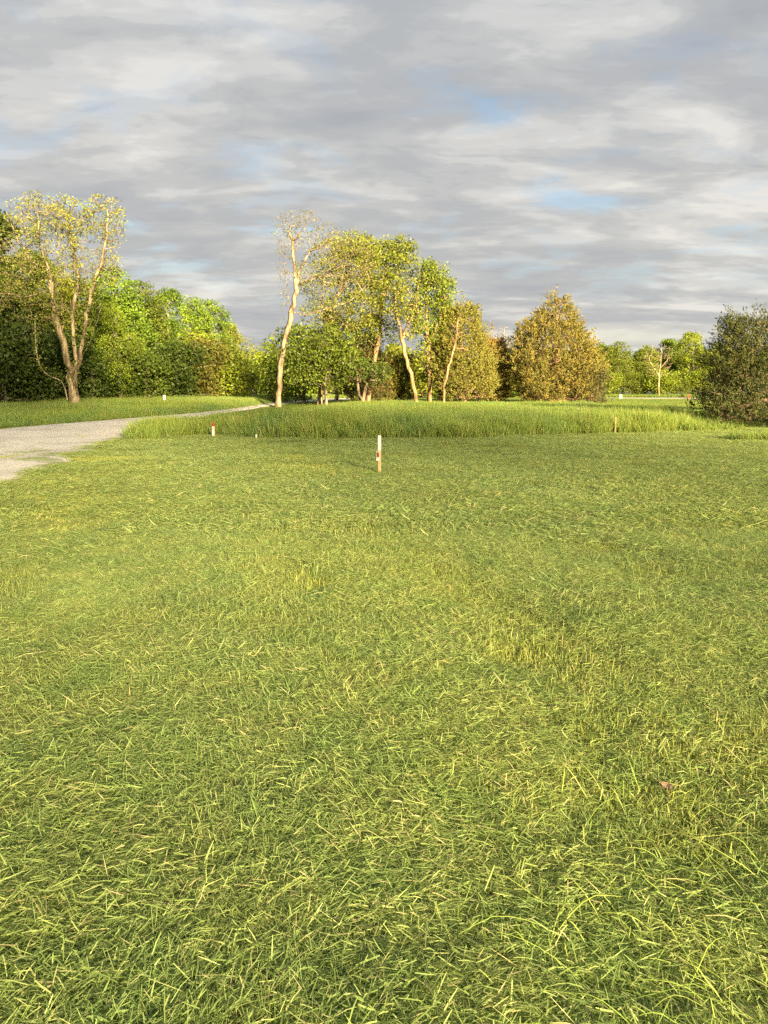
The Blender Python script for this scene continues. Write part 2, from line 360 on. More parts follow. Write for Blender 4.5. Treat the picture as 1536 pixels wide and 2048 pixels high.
def scatter(name, pts, rz, scl, idx, coll, label, cat, tilt=None):
    n = len(pts)
    me = bpy.data.meshes.new(name); me.vertices.add(n); me.vertices.foreach_set('co', np.asarray(pts, np.float32).ravel())
    a = me.attributes.new('rot', 'FLOAT_VECTOR', 'POINT')
    rv = np.zeros((n, 3), np.float32); rv[:, 2] = rz
    if tilt is not None: rv[:, :2] = tilt
    a.data.foreach_set('vector', rv.ravel())
    a = me.attributes.new('scl', 'FLOAT_VECTOR', 'POINT'); a.data.foreach_set('vector', np.asarray(scl, np.float32).ravel())
    a = me.attributes.new('idx', 'INT', 'POINT'); a.data.foreach_set('value', np.asarray(idx, np.int32))
    me.update()
    o = link(name, me); tag(o, label, cat, kind='stuff')
    ng = bpy.data.node_groups.new(name + '_spread', 'GeometryNodeTree')
    ng.interface.new_socket('Geometry', in_out='INPUT', socket_type='NodeSocketGeometry')
    ng.interface.new_socket('Geometry', in_out='OUTPUT', socket_type='NodeSocketGeometry')
    N = ng.nodes.new; L = ng.links.new
    gi = N('NodeGroupInput'); go = N('NodeGroupOutput'); ip = N('GeometryNodeInstanceOnPoints')
    ci = N('GeometryNodeCollectionInfo'); ci.inputs['Collection'].default_value = coll
    ci.inputs['Separate Children'].default_value = True; ci.inputs['Reset Children'].default_value = True
    def na(k, t):
        q = N('GeometryNodeInputNamedAttribute'); q.data_type = t; q.inputs[0].default_value = k; return q
    r = na('rot', 'FLOAT_VECTOR'); e = N('FunctionNodeEulerToRotation'); L(r.outputs[0], e.inputs[0])
    s = na('scl', 'FLOAT_VECTOR'); ix = na('idx', 'INT')
    L(gi.outputs[0], ip.inputs['Points']); L(ci.outputs[0], ip.inputs['Instance']); ip.inputs['Pick Instance'].default_value = True
    L(ix.outputs[0], ip.inputs['Instance Index']); L(e.outputs[0], ip.inputs['Rotation']); L(s.outputs[0], ip.inputs['Scale'])
    L(ip.outputs[0], go.inputs[0])
    md = o.modifiers.new('spread', 'NODES'); md.node_group = ng
    return o

def near_clumps():
    st, cl = [], []
    for k in range(5):
        rng = np.random.default_rng(100 + k); n = 720; r = 0.26
        pos = disc(rng, n, r)
        # stubble stands in small tufts
        tc = disc(rng, 60, r); pos = tc[rng.integers(0, 60, n)] + rng.normal(0, 0.022, (n, 2))
        L_ = rng.uniform(0.02, 0.055, n) * rng.uniform(0.8, 1.2, n); long_ = rng.random(n) < 0.03; L_[long_] *= 1.6
        v, f, t, h = blades(rng, n, pos, L_, rng.uniform(0.0022, 0.0048, n), np.abs(rng.normal(0.28, 0.25, n)), rng.normal(0.25, 0.3, n), tip=0.45)
        st.append(mesh_np('stubble', v, [f], M_stub, {'tint': t, 'hh': h}))
    for k in range(5):
        rng = np.random.default_rng(200 + k); n = 1050; r = 0.27
        pos = disc(rng, n, r)
        az0 = 0; az = rng.normal(0, .75, n) + math.pi * rng.integers(0, 2, n)
        L_ = rng.gamma(3.0, 0.0088, n) + 0.012; L_ = np.minimum(L_, 0.11)
        lean = rng.normal(1.5, 0.14, n); lean = np.where(rng.random(n) < .08, rng.uniform(.8, 1.3, n), lean)
        v, f, t, h = blades(rng, n, pos - np.stack([np.cos(az), np.sin(az)], 1) * L_[:, None] * .5, L_, rng.uniform(0.0014, 0.0031, n), lean, rng.normal(0.1, 0.2, n), az=az, z0=rng.uniform(0.012, 0.05, n), tip=0.5)
        cl.append(mesh_np('clippings', v, [f], M_clip, {'tint': t, 'hh': h * 0 + 1}))
    return st, cl
def mid_clumps():
    st, cl = [], []
    for k in range(4):
        rng = np.random.default_rng(300 + k); n = 900; r = 0.62
        tc = disc(rng, 110, r); pos = tc[rng.integers(0, 110, n)] + rng.normal(0, 0.04, (n, 2))
        v, f, t, h = blades(rng, n, pos, rng.uniform(0.02, 0.055, n), rng.uniform(0.005, 0.009, n), np.abs(rng.normal(0.35, 0.25, n)), rng.normal(0.25, 0.3, n), tip=0.4)
        st.append(mesh_np('stubble', v, [f], M_stub, {'tint': t, 'hh': h}))
    for k in range(4):
        rng = np.random.default_rng(400 + k); n = 1100; r = 0.62
        az0 = 0; az = rng.normal(0, .7, n) + math.pi * rng.integers(0, 2, n)
        L_ = np.minimum(rng.gamma(3.0, 0.016, n) + 0.02, 0.16)
        v, f, t, h = blades(rng, n, disc(rng, n, r), L_, rng.uniform(0.0035, 0.0075, n), rng.normal(1.45, 0.15, n), rng.normal(0.1, 0.2, n), az=az, z0=rng.uniform(0.012, 0.055, n), tip=0.5)
        cl.append(mesh_np('clippings', v, [f], M_clip, {'tint': t, 'hh': h * 0 + 1}))
    return st, cl
def jgrid(rng, x0, x1, y0, y1, s):
    X, Y = np.meshgrid(np.arange(x0, x1, s), np.arange(y0, y1, s))
    X = X.ravel() + rng.uniform(-.5, .5, X.size) * s; Y = Y.ravel() + rng.uniform(-.5, .5, Y.size) * s
    return X, Y
def view_wedge(x, y, m0=2.0): return np.abs(x) < 0.56 * np.maximum(y, 0) + m0
# windrows: lines in the lawn where the mower left bare stubble or heaped the cut grass
bare_lines = [[G(560, 920), G(700, 1010), G(860, 1130), G(1040, 1300), G(1200, 1470)], [G(430, 1110), G(560, 1250), G(640, 1330)], [G(215, 900), G(150, 1000), G(40, 1200)],
              [G(1180, 1100), G(1536, 1350)], [G(1500, 1420), G(1200, 1700), G(1450, 2000)]]
heap_lines = [[G(420, 900), G(330, 1010), G(260, 1200), G(330, 1500)], [G(760, 1000), G(980, 1110), G(1250, 1230), G(1536, 1400)], [G(640, 1500), G(900, 1750), G(1000, 2040)],
              [G(1000, 960), G(1536, 1080)], [G(100, 1700), G(500, 1900)]]
def heap_amount(x, y):
    b = np.full(np.shape(x), 9.0)
    for l in bare_lines: b = np.minimum(b, dist_poly(np.array(l), x, y))
    h = np.full(np.shape(x), 9.0)
    for l in heap_lines: h = np.minimum(h, dist_poly(np.array(l), x, y))
    w = 0.22 + y * 0.04
    n = vnoise(x, y, 0.9, 3) * 0.5 + vnoise(x, y, 0.35, 4) * 0.3 + vnoise(x, y * 0.5, 2.5, 5) * 0.4
    return np.clip(1.5 * n - 0.10 - 0.60 * np.exp(-(b / w) ** 2) + 0.55 * np.exp(-(h / (w * 1.2)) ** 2), 0.13, 1)
def build_lawn():
    ns, nc = near_clumps(); ms_, mc = mid_clumps()
    coll = clump_coll('lawn_tuft', ns + nc + ms_ + mc)   # 0-4 stubble, 5-9 clippings, 10-13, 14-17 coarser ones
    rng = np.random.default_rng(7); P_, I_, S_ = [], [], []
    def add(x, y, idx, zo, sc):
        k = in_mown(x, y) & ~in_road(x, y)
        x, y, idx, zo, sc = x[k], y[k], idx[k], zo[k], sc[k]
        P_.append(np.stack([x, y, ground_z(x, y) + zo], 1)); I_.append(idx); S_.append(sc)
    x, y = jgrid(rng, -8, 8, 0.9, 8.5, 0.20); k = view_wedge(x, y, 2.4); x, y = x[k], y[k]; n = len(x)
    h = heap_amount(x, y); sv = rng.uniform(.8, 1.25, n)
    lift = 0.030 * (vnoise(x, y, 0.38, 9) * .6 + vnoise(x, y, .9, 12) * .6 - .6)
    add(x, y, rng.integers(0, 5, n), lift - 0.004, np.stack([sv, sv, sv * rng.uniform(.75, 1.2, n)], 1))
    for rep in range(3):
        xx = x + rng.normal(0, .07, n); yy = y + rng.normal(0, .07, n); h = heap_amount(xx, yy)
        k = rng.random(n) < h * (1.4, 1.0, 0.8)[rep]; m = k.sum(); sv = rng.uniform(.75, 1.35, m)
        add(xx[k], yy[k], rng.integers(5, 10, m), lift[k] + h[k] * 0.017 * rep - .004, np.stack([sv, sv, sv * rng.uniform(.8, 1.3, m)], 1))
    x, y = jgrid(rng, -22, 28, 8.3, 34, 0.46); k = view_wedge(x, y, 2.5); x, y = x[k], y[k]; n = len(x)
    sv = rng.uniform(.8, 1.25, n); lift = 0.10 * (vnoise(x, y * .8, 0.62, 9) * .7 + vnoise(x, y * .5, 1.6, 12) * .5 - .6)
    add(x, y, rng.integers(10, 14, n), lift, np.stack([sv, sv, sv * rng.uniform(.7, 1.2, n)], 1))
    for rep in range(2):
        xx = x + rng.normal(0, .15, n); yy = y + rng.normal(0, .15, n); h = heap_amount(xx, yy)
        k = rng.random(n) < h * (1.2, 0.8)[rep]; m = k.sum(); sv = rng.uniform(.75, 1.3, m)
        add(xx[k], yy[k], rng.integers(14, 18, m), lift[k] + h[k] * 0.02 * rep, np.stack([sv, sv, sv * rng.uniform(.8, 1.3, m)], 1))
    # cut grass blown over the rim of the gravel
    x, y = jgrid(rng, -26, -2, 12, 34, 0.30); d = dist_poly(road_near, x, y); w = np.interp(y, [12, 20, 25, 29, 34], [2.4, 2.2, 1.2, 0.5, 0.3])
    q = in_road(x, y) & (rng.random(len(x)) < 1.1 * np.exp(-(d / (w * 1.25)) ** 1.4) * np.clip(vnoise(x, y, .8, 6) * 1.6 + vnoise(x, y, .35, 16) * 1.2 - 1.05, 0, 1)); x, y = x[q], y[q]; n = len(x)
    sv = rng.uniform(.35, .8, n)
    P_.append(np.stack([x, y, ground_z(x, y) + np.where(rng.random(n) < .6, .035, .05)], 1)); I_.append(np.where(rng.random(n) < .25, rng.integers(0, 5, n), rng.integers(5, 10, n))); S_.append(np.stack([sv * 1.5, sv * 1.5, sv * rng.uniform(.5, 1.1, n)], 1))
    P_ = np.concatenate(P_); I_ = np.concatenate(I_); S_ = np.concatenate(S_)
    print('lawn instances', len(P_))
    rz = rng.uniform(0, 6.28, len(P_)); lay = ((I_ >= 5) & (I_ < 10)) | (I_ >= 14)
    x, y = P_[:, 0], P_[:, 1]; fld = (vnoise(x, y, 1.3, 41) + vnoise(x, y, .45, 42) * .7 - .85) * 3.2
    rz = np.where(lay & (rng.random(len(P_)) < .85), fld + rng.normal(0, .25, len(P_)) + np.where(rng.random(len(P_)) < .5, math.pi, 0), rz)
    scatter('mown_grass', P_, rz, S_, I_, coll, 'freshly mown grass covered with lying clippings', 'grass')
build_lawn()

def curve_blades(name, items, mat, label):
    """long stems: list of (points (k,3), width, tint) made into folded ribbons"""
    V, F, T, H = [], [], [], []; o = 0
    for pts, w, t in items:
        pts = np.asarray(pts); k = len(pts); d = np.gradient(pts, axis=0); s = np.cross(d, (0, 0, 1.)); s /= np.linalg.norm(s, axis=1)[:, None] + 1e-9
        ww = w * np.interp(np.linspace(0, 1, k), [0, .3, .8, 1], [.6, 1, .8, .15])[:, None]
        up = np.array([0, 0, 1.]) * w * .35
        V += [pts - s * ww * .5, pts + up, pts + s * ww * .5]
        i = np.arange(k - 1)
        F.append(o + np.concatenate([np.stack([i, i + 1, i + k + 1, i + k], 1), np.stack([i + k, i + k + 1, i + 2 * k + 1, i + 2 * k], 1)]))
        T.append(np.full(3 * k, t)); H.append(np.ones(3 * k)); o += 3 * k
    me = mesh_np(name, np.concatenate(V), [np.concatenate(F)], mat, {'tint': np.concatenate(T), 'hh': np.concatenate(H)})
    ob = link(name, me); tag(ob, label, 'grass', kind='stuff'); return ob
def build_long_stems():
    rng = np.random.default_rng(11); items = []
    # stems left long by the mower, bottom right of the lawn, leaning out over it
    def stem(x, y, az, L, z0, rise, w, t):
        k = 7; s = np.linspace(0, 1, k); cv = rng.normal(0, .25)
        a = az + cv * s; xx = x + np.cumsum(np.cos(a)) * L / k; yy = y + np.cumsum(np.sin(a)) * L / k
        z = ground_z(xx, yy) + z0 + rise * np.sin(s * math.pi * rng.uniform(.5, .95)) + rng.normal(0, .003, k)
        items.append((np.stack([xx, yy, z], 1), w, t))
    for i in range(240):
        px, py = rng.uniform(900, 1640), rng.uniform(1560, 2120)
        if rng.random() > (px - 850) / 700 * .9: continue
        g = G(px, min(py, 2300)); az = rng.normal(2.3, .9)
        stem(g[0], g[1], az, rng.uniform(.12, .42), rng.uniform(.015, .05), rng.uniform(.01, .10), rng.uniform(.0022, .005), rng.random())
    for i in range(110):
        g = G(rng.uniform(-60, 1600), rng.uniform(1080, 2120)); az = rng.uniform(0, 6.28)
        stem(g[0], g[1], az, rng.uniform(.08, .26), rng.uniform(.035, .065), rng.uniform(0, .025), rng.uniform(.002, .0045), rng.random())
    curve_blades('long_stems', items, M_stem, 'long cut grass stems lying over the mown lawn')
build_long_stems()

def tall_clumps():
    out = []
    for k in range(5):
        rng = np.random.default_rng(500 + k); n = 340; r = 0.55
        tc = disc(rng, 30, r); pos = tc[rng.integers(0, 30, n)] + rng.normal(0, 0.07, (n, 2))
        L_ = rng.uniform(0.5, 1.0, n) * rng.uniform(.7, 1.3, 30)[rng.integers(0, 30, n)]; az = rng.normal(2.2, 1.6, n)
        v, f, t, h = blades(rng, n, pos, L_, rng.uniform(0.007, 0.016, n), np.abs(rng.normal(0.12, 0.1, n)), np.abs(rng.normal(0.3, 0.3, n)), az=az, tip=0.1)
        out.append(mesh_np('tall_tuft', v, [f], M_tall, {'tint': t, 'hh': h}))
    return out
TREES_SHADE = []
def build_meadow():
    coll = clump_coll('meadow_tuft', tall_clumps()); rng = np.random.default_rng(21)
    X, Y, H = [], [], []
    # meadow beyond the mown edge, right of the road
    x, y = jgrid(rng, -16, 40, 22, 64, 0.42)
    ok = ~in_road(x, y) & view_wedge(x, y, 3) & ~in_mown(x, y)
    yn = np.interp(x, mown_edge[:, 0], mown_edge[:, 1]); ok &= y > yn + 0.12 + .5 * (vnoise(x, y * 0, .8, 31) - .5)
    rx = np.interp(y, road_near[:, 1][np.argsort(road_near[:, 1])], road_near[:, 0][np.argsort(road_near[:, 1])]); ok &= x > rx + 0.15
    dc = np.hypot((x - c1[0] - 1.4) / 4.6, (y - c1[1] + 1.0) / 3.6); ok &= dc > 1
    dc = np.hypot((x - c2[0]) / 4.0, (y - c2[1] - 1) / 2.0); ok &= dc > 1
    x, y = x[ok], y[ok]; yn = yn[ok]
    h = np.interp(y, [24, 34, 46, 62], [.72, .60, .34, .22]) * (0.78 + .4 * vnoise(x, y, 2.5, 2)) * np.interp(y - yn, [0, .5, 2.0], [.45, .75, 1]) * (.75 + .5 * vnoise(x, y, .7, 33))
    h = np.where(x < -3.5, np.minimum(h, np.interp(y, [27, 29.5, 33, 37, 45], [.75, .62, .36, .18, .12]) * np.interp(x, [-8, -3.5], [1, 2.2])), h); dr = dist_poly(road_near, x, y); h *= np.where(y > 35, np.interp(dr, [.5, 2, 7], [.10, .2, 1]), np.interp(y, [31, 35], [1, np.nan_to_num(.8)]))
    h = np.where((x > 14) & (y < 33), h * np.interp(x, [14, 18], [1, .5]), h); h = np.where((x > 12.5) & (y < 42), h * np.interp(x, [12.5, 14.5], [1, .55]), h)
    h *= np.where((x > 14) & (y > 40), .55, 1.0)
    X.append(x); Y.append(y); H.append(h)
    # far meadow to the second road
    x, y = jgrid(rng, -14, 62, 64, 132, 0.85); ok = ~in_road(x, y) & view_wedge(x, y, 4)
    rx = np.interp(y, road_near[:, 1][np.argsort(road_near[:, 1])], road_near[:, 0][np.argsort(road_near[:, 1])]); ok &= x > rx + 0.3
    x, y = x[ok], y[ok]; ok = np.hypot((x - c3[0]) / 9.5, (y - c3[1]) / 3.4) > 1; x, y = x[ok], y[ok]
    X.append(x); Y.append(y); H.append(np.interp(dist_poly(road_near, x, y), [0, 8], [.35, 1]) * np.interp(y, [64, 80, 100], [.18, .13, .10]) * (0.7 + .6 * vnoise(x, y, 3, 2)) + np.where(y > 112, .3, 0))
    # verge left of the road
    x, y = jgrid(rng, -48, 0, 26, 62, 0.44); o_ = np.argsort(road_far[:, 1]); rx = np.interp(y, road_far[o_, 1], road_far[o_, 0])
    ok = (x < rx - .1) & (y > 26) & view_wedge(x, y, 6); x, y = x[ok], y[ok]; rx = rx[ok]
    X.append(x); Y.append(y); H.append((.32 + .2 * vnoise(x, y, 2.2, 8)) * np.interp(rx - x, [0, 1.2], [.45, 1]))
    x, y = jgrid(rng, -60, 0, 62, 125, 0.8); rx = np.interp(y, road_far[o_, 1], road_far[o_, 0]); ok = (x < rx - .3) & view_wedge(x, y, 6)
    x, y = x[ok], y[ok]; X.append(x); Y.append(y); H.append(.3 + .2 * vnoise(x, y, 2.2, 8))
    X, Y, H = map(np.concatenate, (X, Y, H)); n = len(X)
    w = rng.uniform(.8, 1.2, n) * np.where(Y > 62, 1.7, 1.0)
    print('meadow instances', n)
    scatter('meadow_grass', np.stack([X, Y, ground_z(X, Y) - .01], 1), rng.uniform(-.8, .8, n) , np.stack([w, w, H / .85 * rng.uniform(.85, 1.15, n)], 1), rng.integers(0, 5, n), coll,
            'tall unmown meadow grass beyond the mown lawn and along the road', 'grass')
    # the single tuft at the right rim of the lawn
    g = G(1532, 884); n = 26; x = g[0] + rng.normal(0.5, .75, n); y = g[1] + rng.normal(.3, .3, n); k = x > g[0] - .75
    x, y = x[k], y[k]; n = len(x); h = rng.uniform(.2, .42, n)
    o = scatter('grass_tuft', np.stack([x, y, ground_z(x, y) - .01], 1), rng.uniform(-.8, .8, n), np.stack([h * 1.3 + .3, h * 1.3 + .3, h], 1), rng.integers(0, 5, n), coll,
            'lone tuft of longer dark grass left at the rim of the lawn', 'grass')
build_meadow()

# ------------------------------------------------------------------ trees
def resample(p, step):
    p = np.asarray(p, float); s = np.concatenate([[0], np.cumsum(np.linalg.norm(np.diff(p, axis=0), axis=1))])
    n = max(2, int(s[-1] / step) + 1); t = np.linspace(0, s[-1], n)
    q = np.stack([np.interp(t, s, p[:, i]) for i in range(3)], 1)
    if n > 4:
        for _ in range(2): q[1:-1] = .25 * q[:-2] + .5 * q[1:-1] + .25 * q[2:]
    return q
class Skel:
    def __init__(s, rng): s.p = []; s.par = []; s.rng = rng; s.fix = []
    def limb(s, pts, step=0.45, wob=0.03):
        q = resample(pts, step); q[1:-1] += s.rng.normal(0, wob, (len(q) - 2, 3)) if len(q) > 2 else 0
        if not s.p: prev = -1
        else:
            d = np.linalg.norm(np.array(s.p) - q[0], axis=1); prev = int(d.argmin()); q = q[1:] if d[prev] < step else q
        for a in q:
            s.p.append(a); s.par.append(prev); prev = len(s.p) - 1
    def grow(s, att, step=0.5, wob=0.06, droop=0.0):
        att = np.asarray(att); tr = np.array(s.p)
        d0 = np.min(np.linalg.norm(att[:, None] - tr[None], axis=2), axis=1); order = np.argsort(d0)
        cap = len(s.p) + len(att) * 14; P0 = np.zeros((cap, 3)); D0 = np.zeros((cap, 3)); n = len(s.p); P0[:n] = tr
        for i in range(n):
            j = s.par[i]; D0[i] = (tr[i] - tr[j]) if j >= 0 else (0, 0, .3)
        D0[:n] /= np.linalg.norm(D0[:n], axis=1)[:, None] + 1e-9
        for a in att[order]:
            v = a - P0[:n]; d = np.linalg.norm(v, axis=1) + 1e-6; u = v / d[:, None]
            cost = d * (1 + .55 * (1 - (u * D0[:n]).sum(1)) + .5 * np.clip(.15 - u[:, 2], 0, 1.2))
            j = int(cost.argmin()); k = max(1, min(12, int(d[j] / step))); prev = j
            sag = D0[j] * d[j] * .22
            for m in range(1, k + 1):
                t = m / k; q = P0[j] + v[j] * t + sag * (t * (1 - t)) * 2 + (s.rng.normal(0, wob, 3) if m < k else 0)
                q[2] -= droop * t * t
                s.p.append(q); s.par.append(prev); P0[n] = q; dd = q - P0[prev]; D0[n] = dd / (np.linalg.norm(dd) + 1e-9); prev = n; n += 1
    def finish(s, r0, rmin=0.012, ex=0.5):
        p = np.array(s.p); par = np.array(s.par); n = len(p); w = np.zeros(n); kids = np.zeros(n, int)
        for i in range(n - 1, 0, -1):
            if kids[i] == 0: w[i] = 1
            if par[i] >= 0: w[par[i]] += w[i] * 1.006; kids[par[i]] += 1
        r = np.maximum(r0 * (w / w[0]) ** ex, rmin); s.w = w; s.kids = kids
        main = np.full(n, -1)
        for i in range(1, n):
            j = par[i]
            if main[j] < 0 or w[i] > w[main[j]]: main[j] = i
        return p, par, r, w, kids, main
def tube_mesh(name, p, par, r, main, mat, flare=1.5, sides_big=9, parts=None):
    n = len(p); dr = np.zeros((n, 3)); i = np.arange(1, n); seg = np.zeros((n, 3)); seg[1:] = p[1:] - p[par[1:]]
    seg[0] = seg[main[0]]; seg /= np.linalg.norm(seg, axis=1)[:, None] + 1e-9
    nd = seg.copy(); ok = main >= 0; nd[ok] += seg[main[ok]]; nd /= np.linalg.norm(nd, axis=1)[:, None] + 1e-9
    rr = r.copy(); z0 = p[0, 2]; k = np.clip(1 - (p[:, 2] - z0) / .9, 0, 1); onb = np.linalg.norm(p[:, :2] - p[0, :2], axis=1) < 1.2
    rr = rr * (1 + (flare - 1) * k ** 2 * onb)
    def frame(d):
        ref = np.tile([0.13, 0.99, 0.05], (len(d), 1)); a = np.cross(d, ref); a /= np.linalg.norm(a, axis=1)[:, None] + 1e-9
        return a, np.cross(a, d)
    V, F = [], []; o = 0
    for lo, hi, sd in ((0.07, 9, sides_big), (0.028, 0.07, 5), (0, 0.028, 3)):
        sel = np.where((r[1:] >= lo) & (r[1:] < hi))[0] + 1
        if not len(sel): continue
        j = par[sel]; ismain = main[j] == sel
        d0 = np.where(ismain[:, None], nd[j], seg[sel]); r_0 = np.where(ismain, rr[j], np.minimum(rr[sel] * 1.25, rr[j]))
        d1 = nd[sel]; r_1 = rr[sel]; p0 = p[j]; p1 = p[sel]
        th = np.arange(sd) * 2 * math.pi / sd; ca, sa = np.cos(th)[None, :, None], np.sin(th)[None, :, None]
        wv = 1 + .10 * np.sin(th * 3 + 1)[None, :, None] * (sd > 6)
        a0, b0 = frame(d0); a1, b1 = frame(d1)
        R0 = p0[:, None] + (a0[:, None] * ca + b0[:, None] * sa) * r_0[:, None, None] * wv
        R1 = p1[:, None] + (a1[:, None] * ca + b1[:, None] * sa) * r_1[:, None, None] * wv
        V.append(np.concatenate([R0, R1], 1).reshape(-1, 3)); m = len(sel)
        b = o + np.arange(m)[:, None] * 2 * sd; q = np.arange(sd)[None]; q2 = (q + 1) % sd
        F.append(np.stack([b + q, b + q2, b + sd + q2, b + sd + q], 2).reshape(-1, 4)); o += m * 2 * sd
    return mesh_np(name, np.concatenate(V), [np.concatenate(F)], mat, smooth=True)
def leaf_mesh(name, rng, c, size, mat, axis=None, aspect=.55, upb=.0, tint=None):
    n = len(c); u = rng.normal(0, 1, (n, 3))
    if axis is not None: u = axis + u * .35
    u /= np.linalg.norm(u, axis=1)[:, None]; w = rng.normal(0, 1, (n, 3)); w[:, 2] *= (1 - upb)
    v = np.cross(u, w); v /= np.linalg.norm(v, axis=1)[:, None] + 1e-9; s = np.asarray(size)[:, None]
    fold = np.cross(u, v) * s * .12
    V = np.stack([c - u * s * .5, c + v * s * aspect * .5 + fold, c + u * s * .5, c - v * s * aspect * .5 + fold], 1).reshape(-1, 3)
    i = np.arange(n) * 4; F = np.stack([i, i + 1, i + 2, i + 3], 1)
    t = rng.uniform(0, 1, n) if tint is None else tint
    return mesh_np(name, V, [F], mat, {'tint': np.repeat(t, 4)})
def ell(rng, c, r, n, shell=.5):
    d = rng.normal(0, 1, (n, 3)); d /= np.linalg.norm(d, axis=1)[:, None]; k = rng.uniform(shell ** 3, 1, n) ** (1 / 3.)
    return np.asarray(c) + d * k[:, None] * np.asarray(r)
def clump_leaves(rng, tips, per, rad, size, flat=.7):
    n = len(tips) * per; ct = np.repeat(tips, per, axis=0); g = rng.normal(0, 1, (n, 3)); g /= np.maximum(1, np.linalg.norm(g, axis=1) / 1.9)[:, None]
    c = ct + g * np.array([1, 1, flat]) * rad
    tint = np.clip(np.repeat(rng.uniform(.15, .85, len(tips)), per) + rng.normal(0, .16, n), 0, 1)
    return c, rng.uniform(.65, 1.3, n) * size, tint

def make_tree(name, base, label, cat, group, limbs, att, r0, leaf=None, bark=(1, 1, 1, 1), leafcol=(0.068, 0.102, 0.020, 1), step=.5, wob=.06, rmin=.012, seed=1, ex=.5, flare=1.5, vine=None, flat=.7, droop=0.):
    """limbs and attractors in world metres; the thing's empty stands at its base"""
    rng = np.random.default_rng(seed); base = np.asarray(base, float); sk = Skel(rng)
    for l in limbs: sk.limb(np.asarray(l) - base, wob=wob * .6)
    sk.grow(np.asarray(att) - base, step, wob, droop)
    p, par, r, w, kids, main = sk.finish(r0, rmin, ex)
    e = empty(name, tuple(base), label, cat, group)
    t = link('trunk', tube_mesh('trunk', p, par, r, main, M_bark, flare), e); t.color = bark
    if leaf:
        per, rad, size = leaf; tips = p[(kids == 0)]
        extra = p[(w <= 2.1) & (kids > 0)]; tips2 = np.concatenate([tips, extra[rng.random(len(extra)) < .35]]) if len(extra) else tips
        c, s, ti = clump_leaves(rng, tips2, per, rad, size, flat)
        o = link('crown', leaf_mesh('crown', rng, c, s, M_leaf, tint=ti), e); o.color = leafcol
    if vine:
        lo, hi, dens, rr = vine; sel = np.where((r > lo) & (r < hi) & (p[:, 2] > 1.2) & (vnoise(p[:, 0], p[:, 2], 1.6, seed) > .38))[0]
        if len(sel):
            ct = np.repeat(p[sel], dens, axis=0); c = ct + rng.normal(0, 1, ct.shape) * (rr + np.repeat(r[sel], dens)[:, None] * .6)
            link('vine', leaf_mesh('vine', rng, c, rng.uniform(.10, .22, len(c)), M_ivy), e)
    return e
def dup(root, loc, rz, sc, label, group, leafcol=None, bark=None):
    r = root.copy(); COL.objects.link(r); r.location = loc; r.rotation_euler = (0, 0, rz); r.scale = sc
    r['label'] = label; r['group'] = group
    for ch in list(root.children):
        c = ch.copy(); COL.objects.link(c); c.parent = r
        if leafcol is not None and c.name.startswith('crown'): c.color = leafcol
        if bark is not None and c.name.startswith('trunk'): c.color = bark
    return r

GZ = lambda x, y: float(ground_z(x, y))
def base_at(px, d):
    p = P(px, 800, d); return np.array([p[0], d, GZ(p[0], d) - .05])

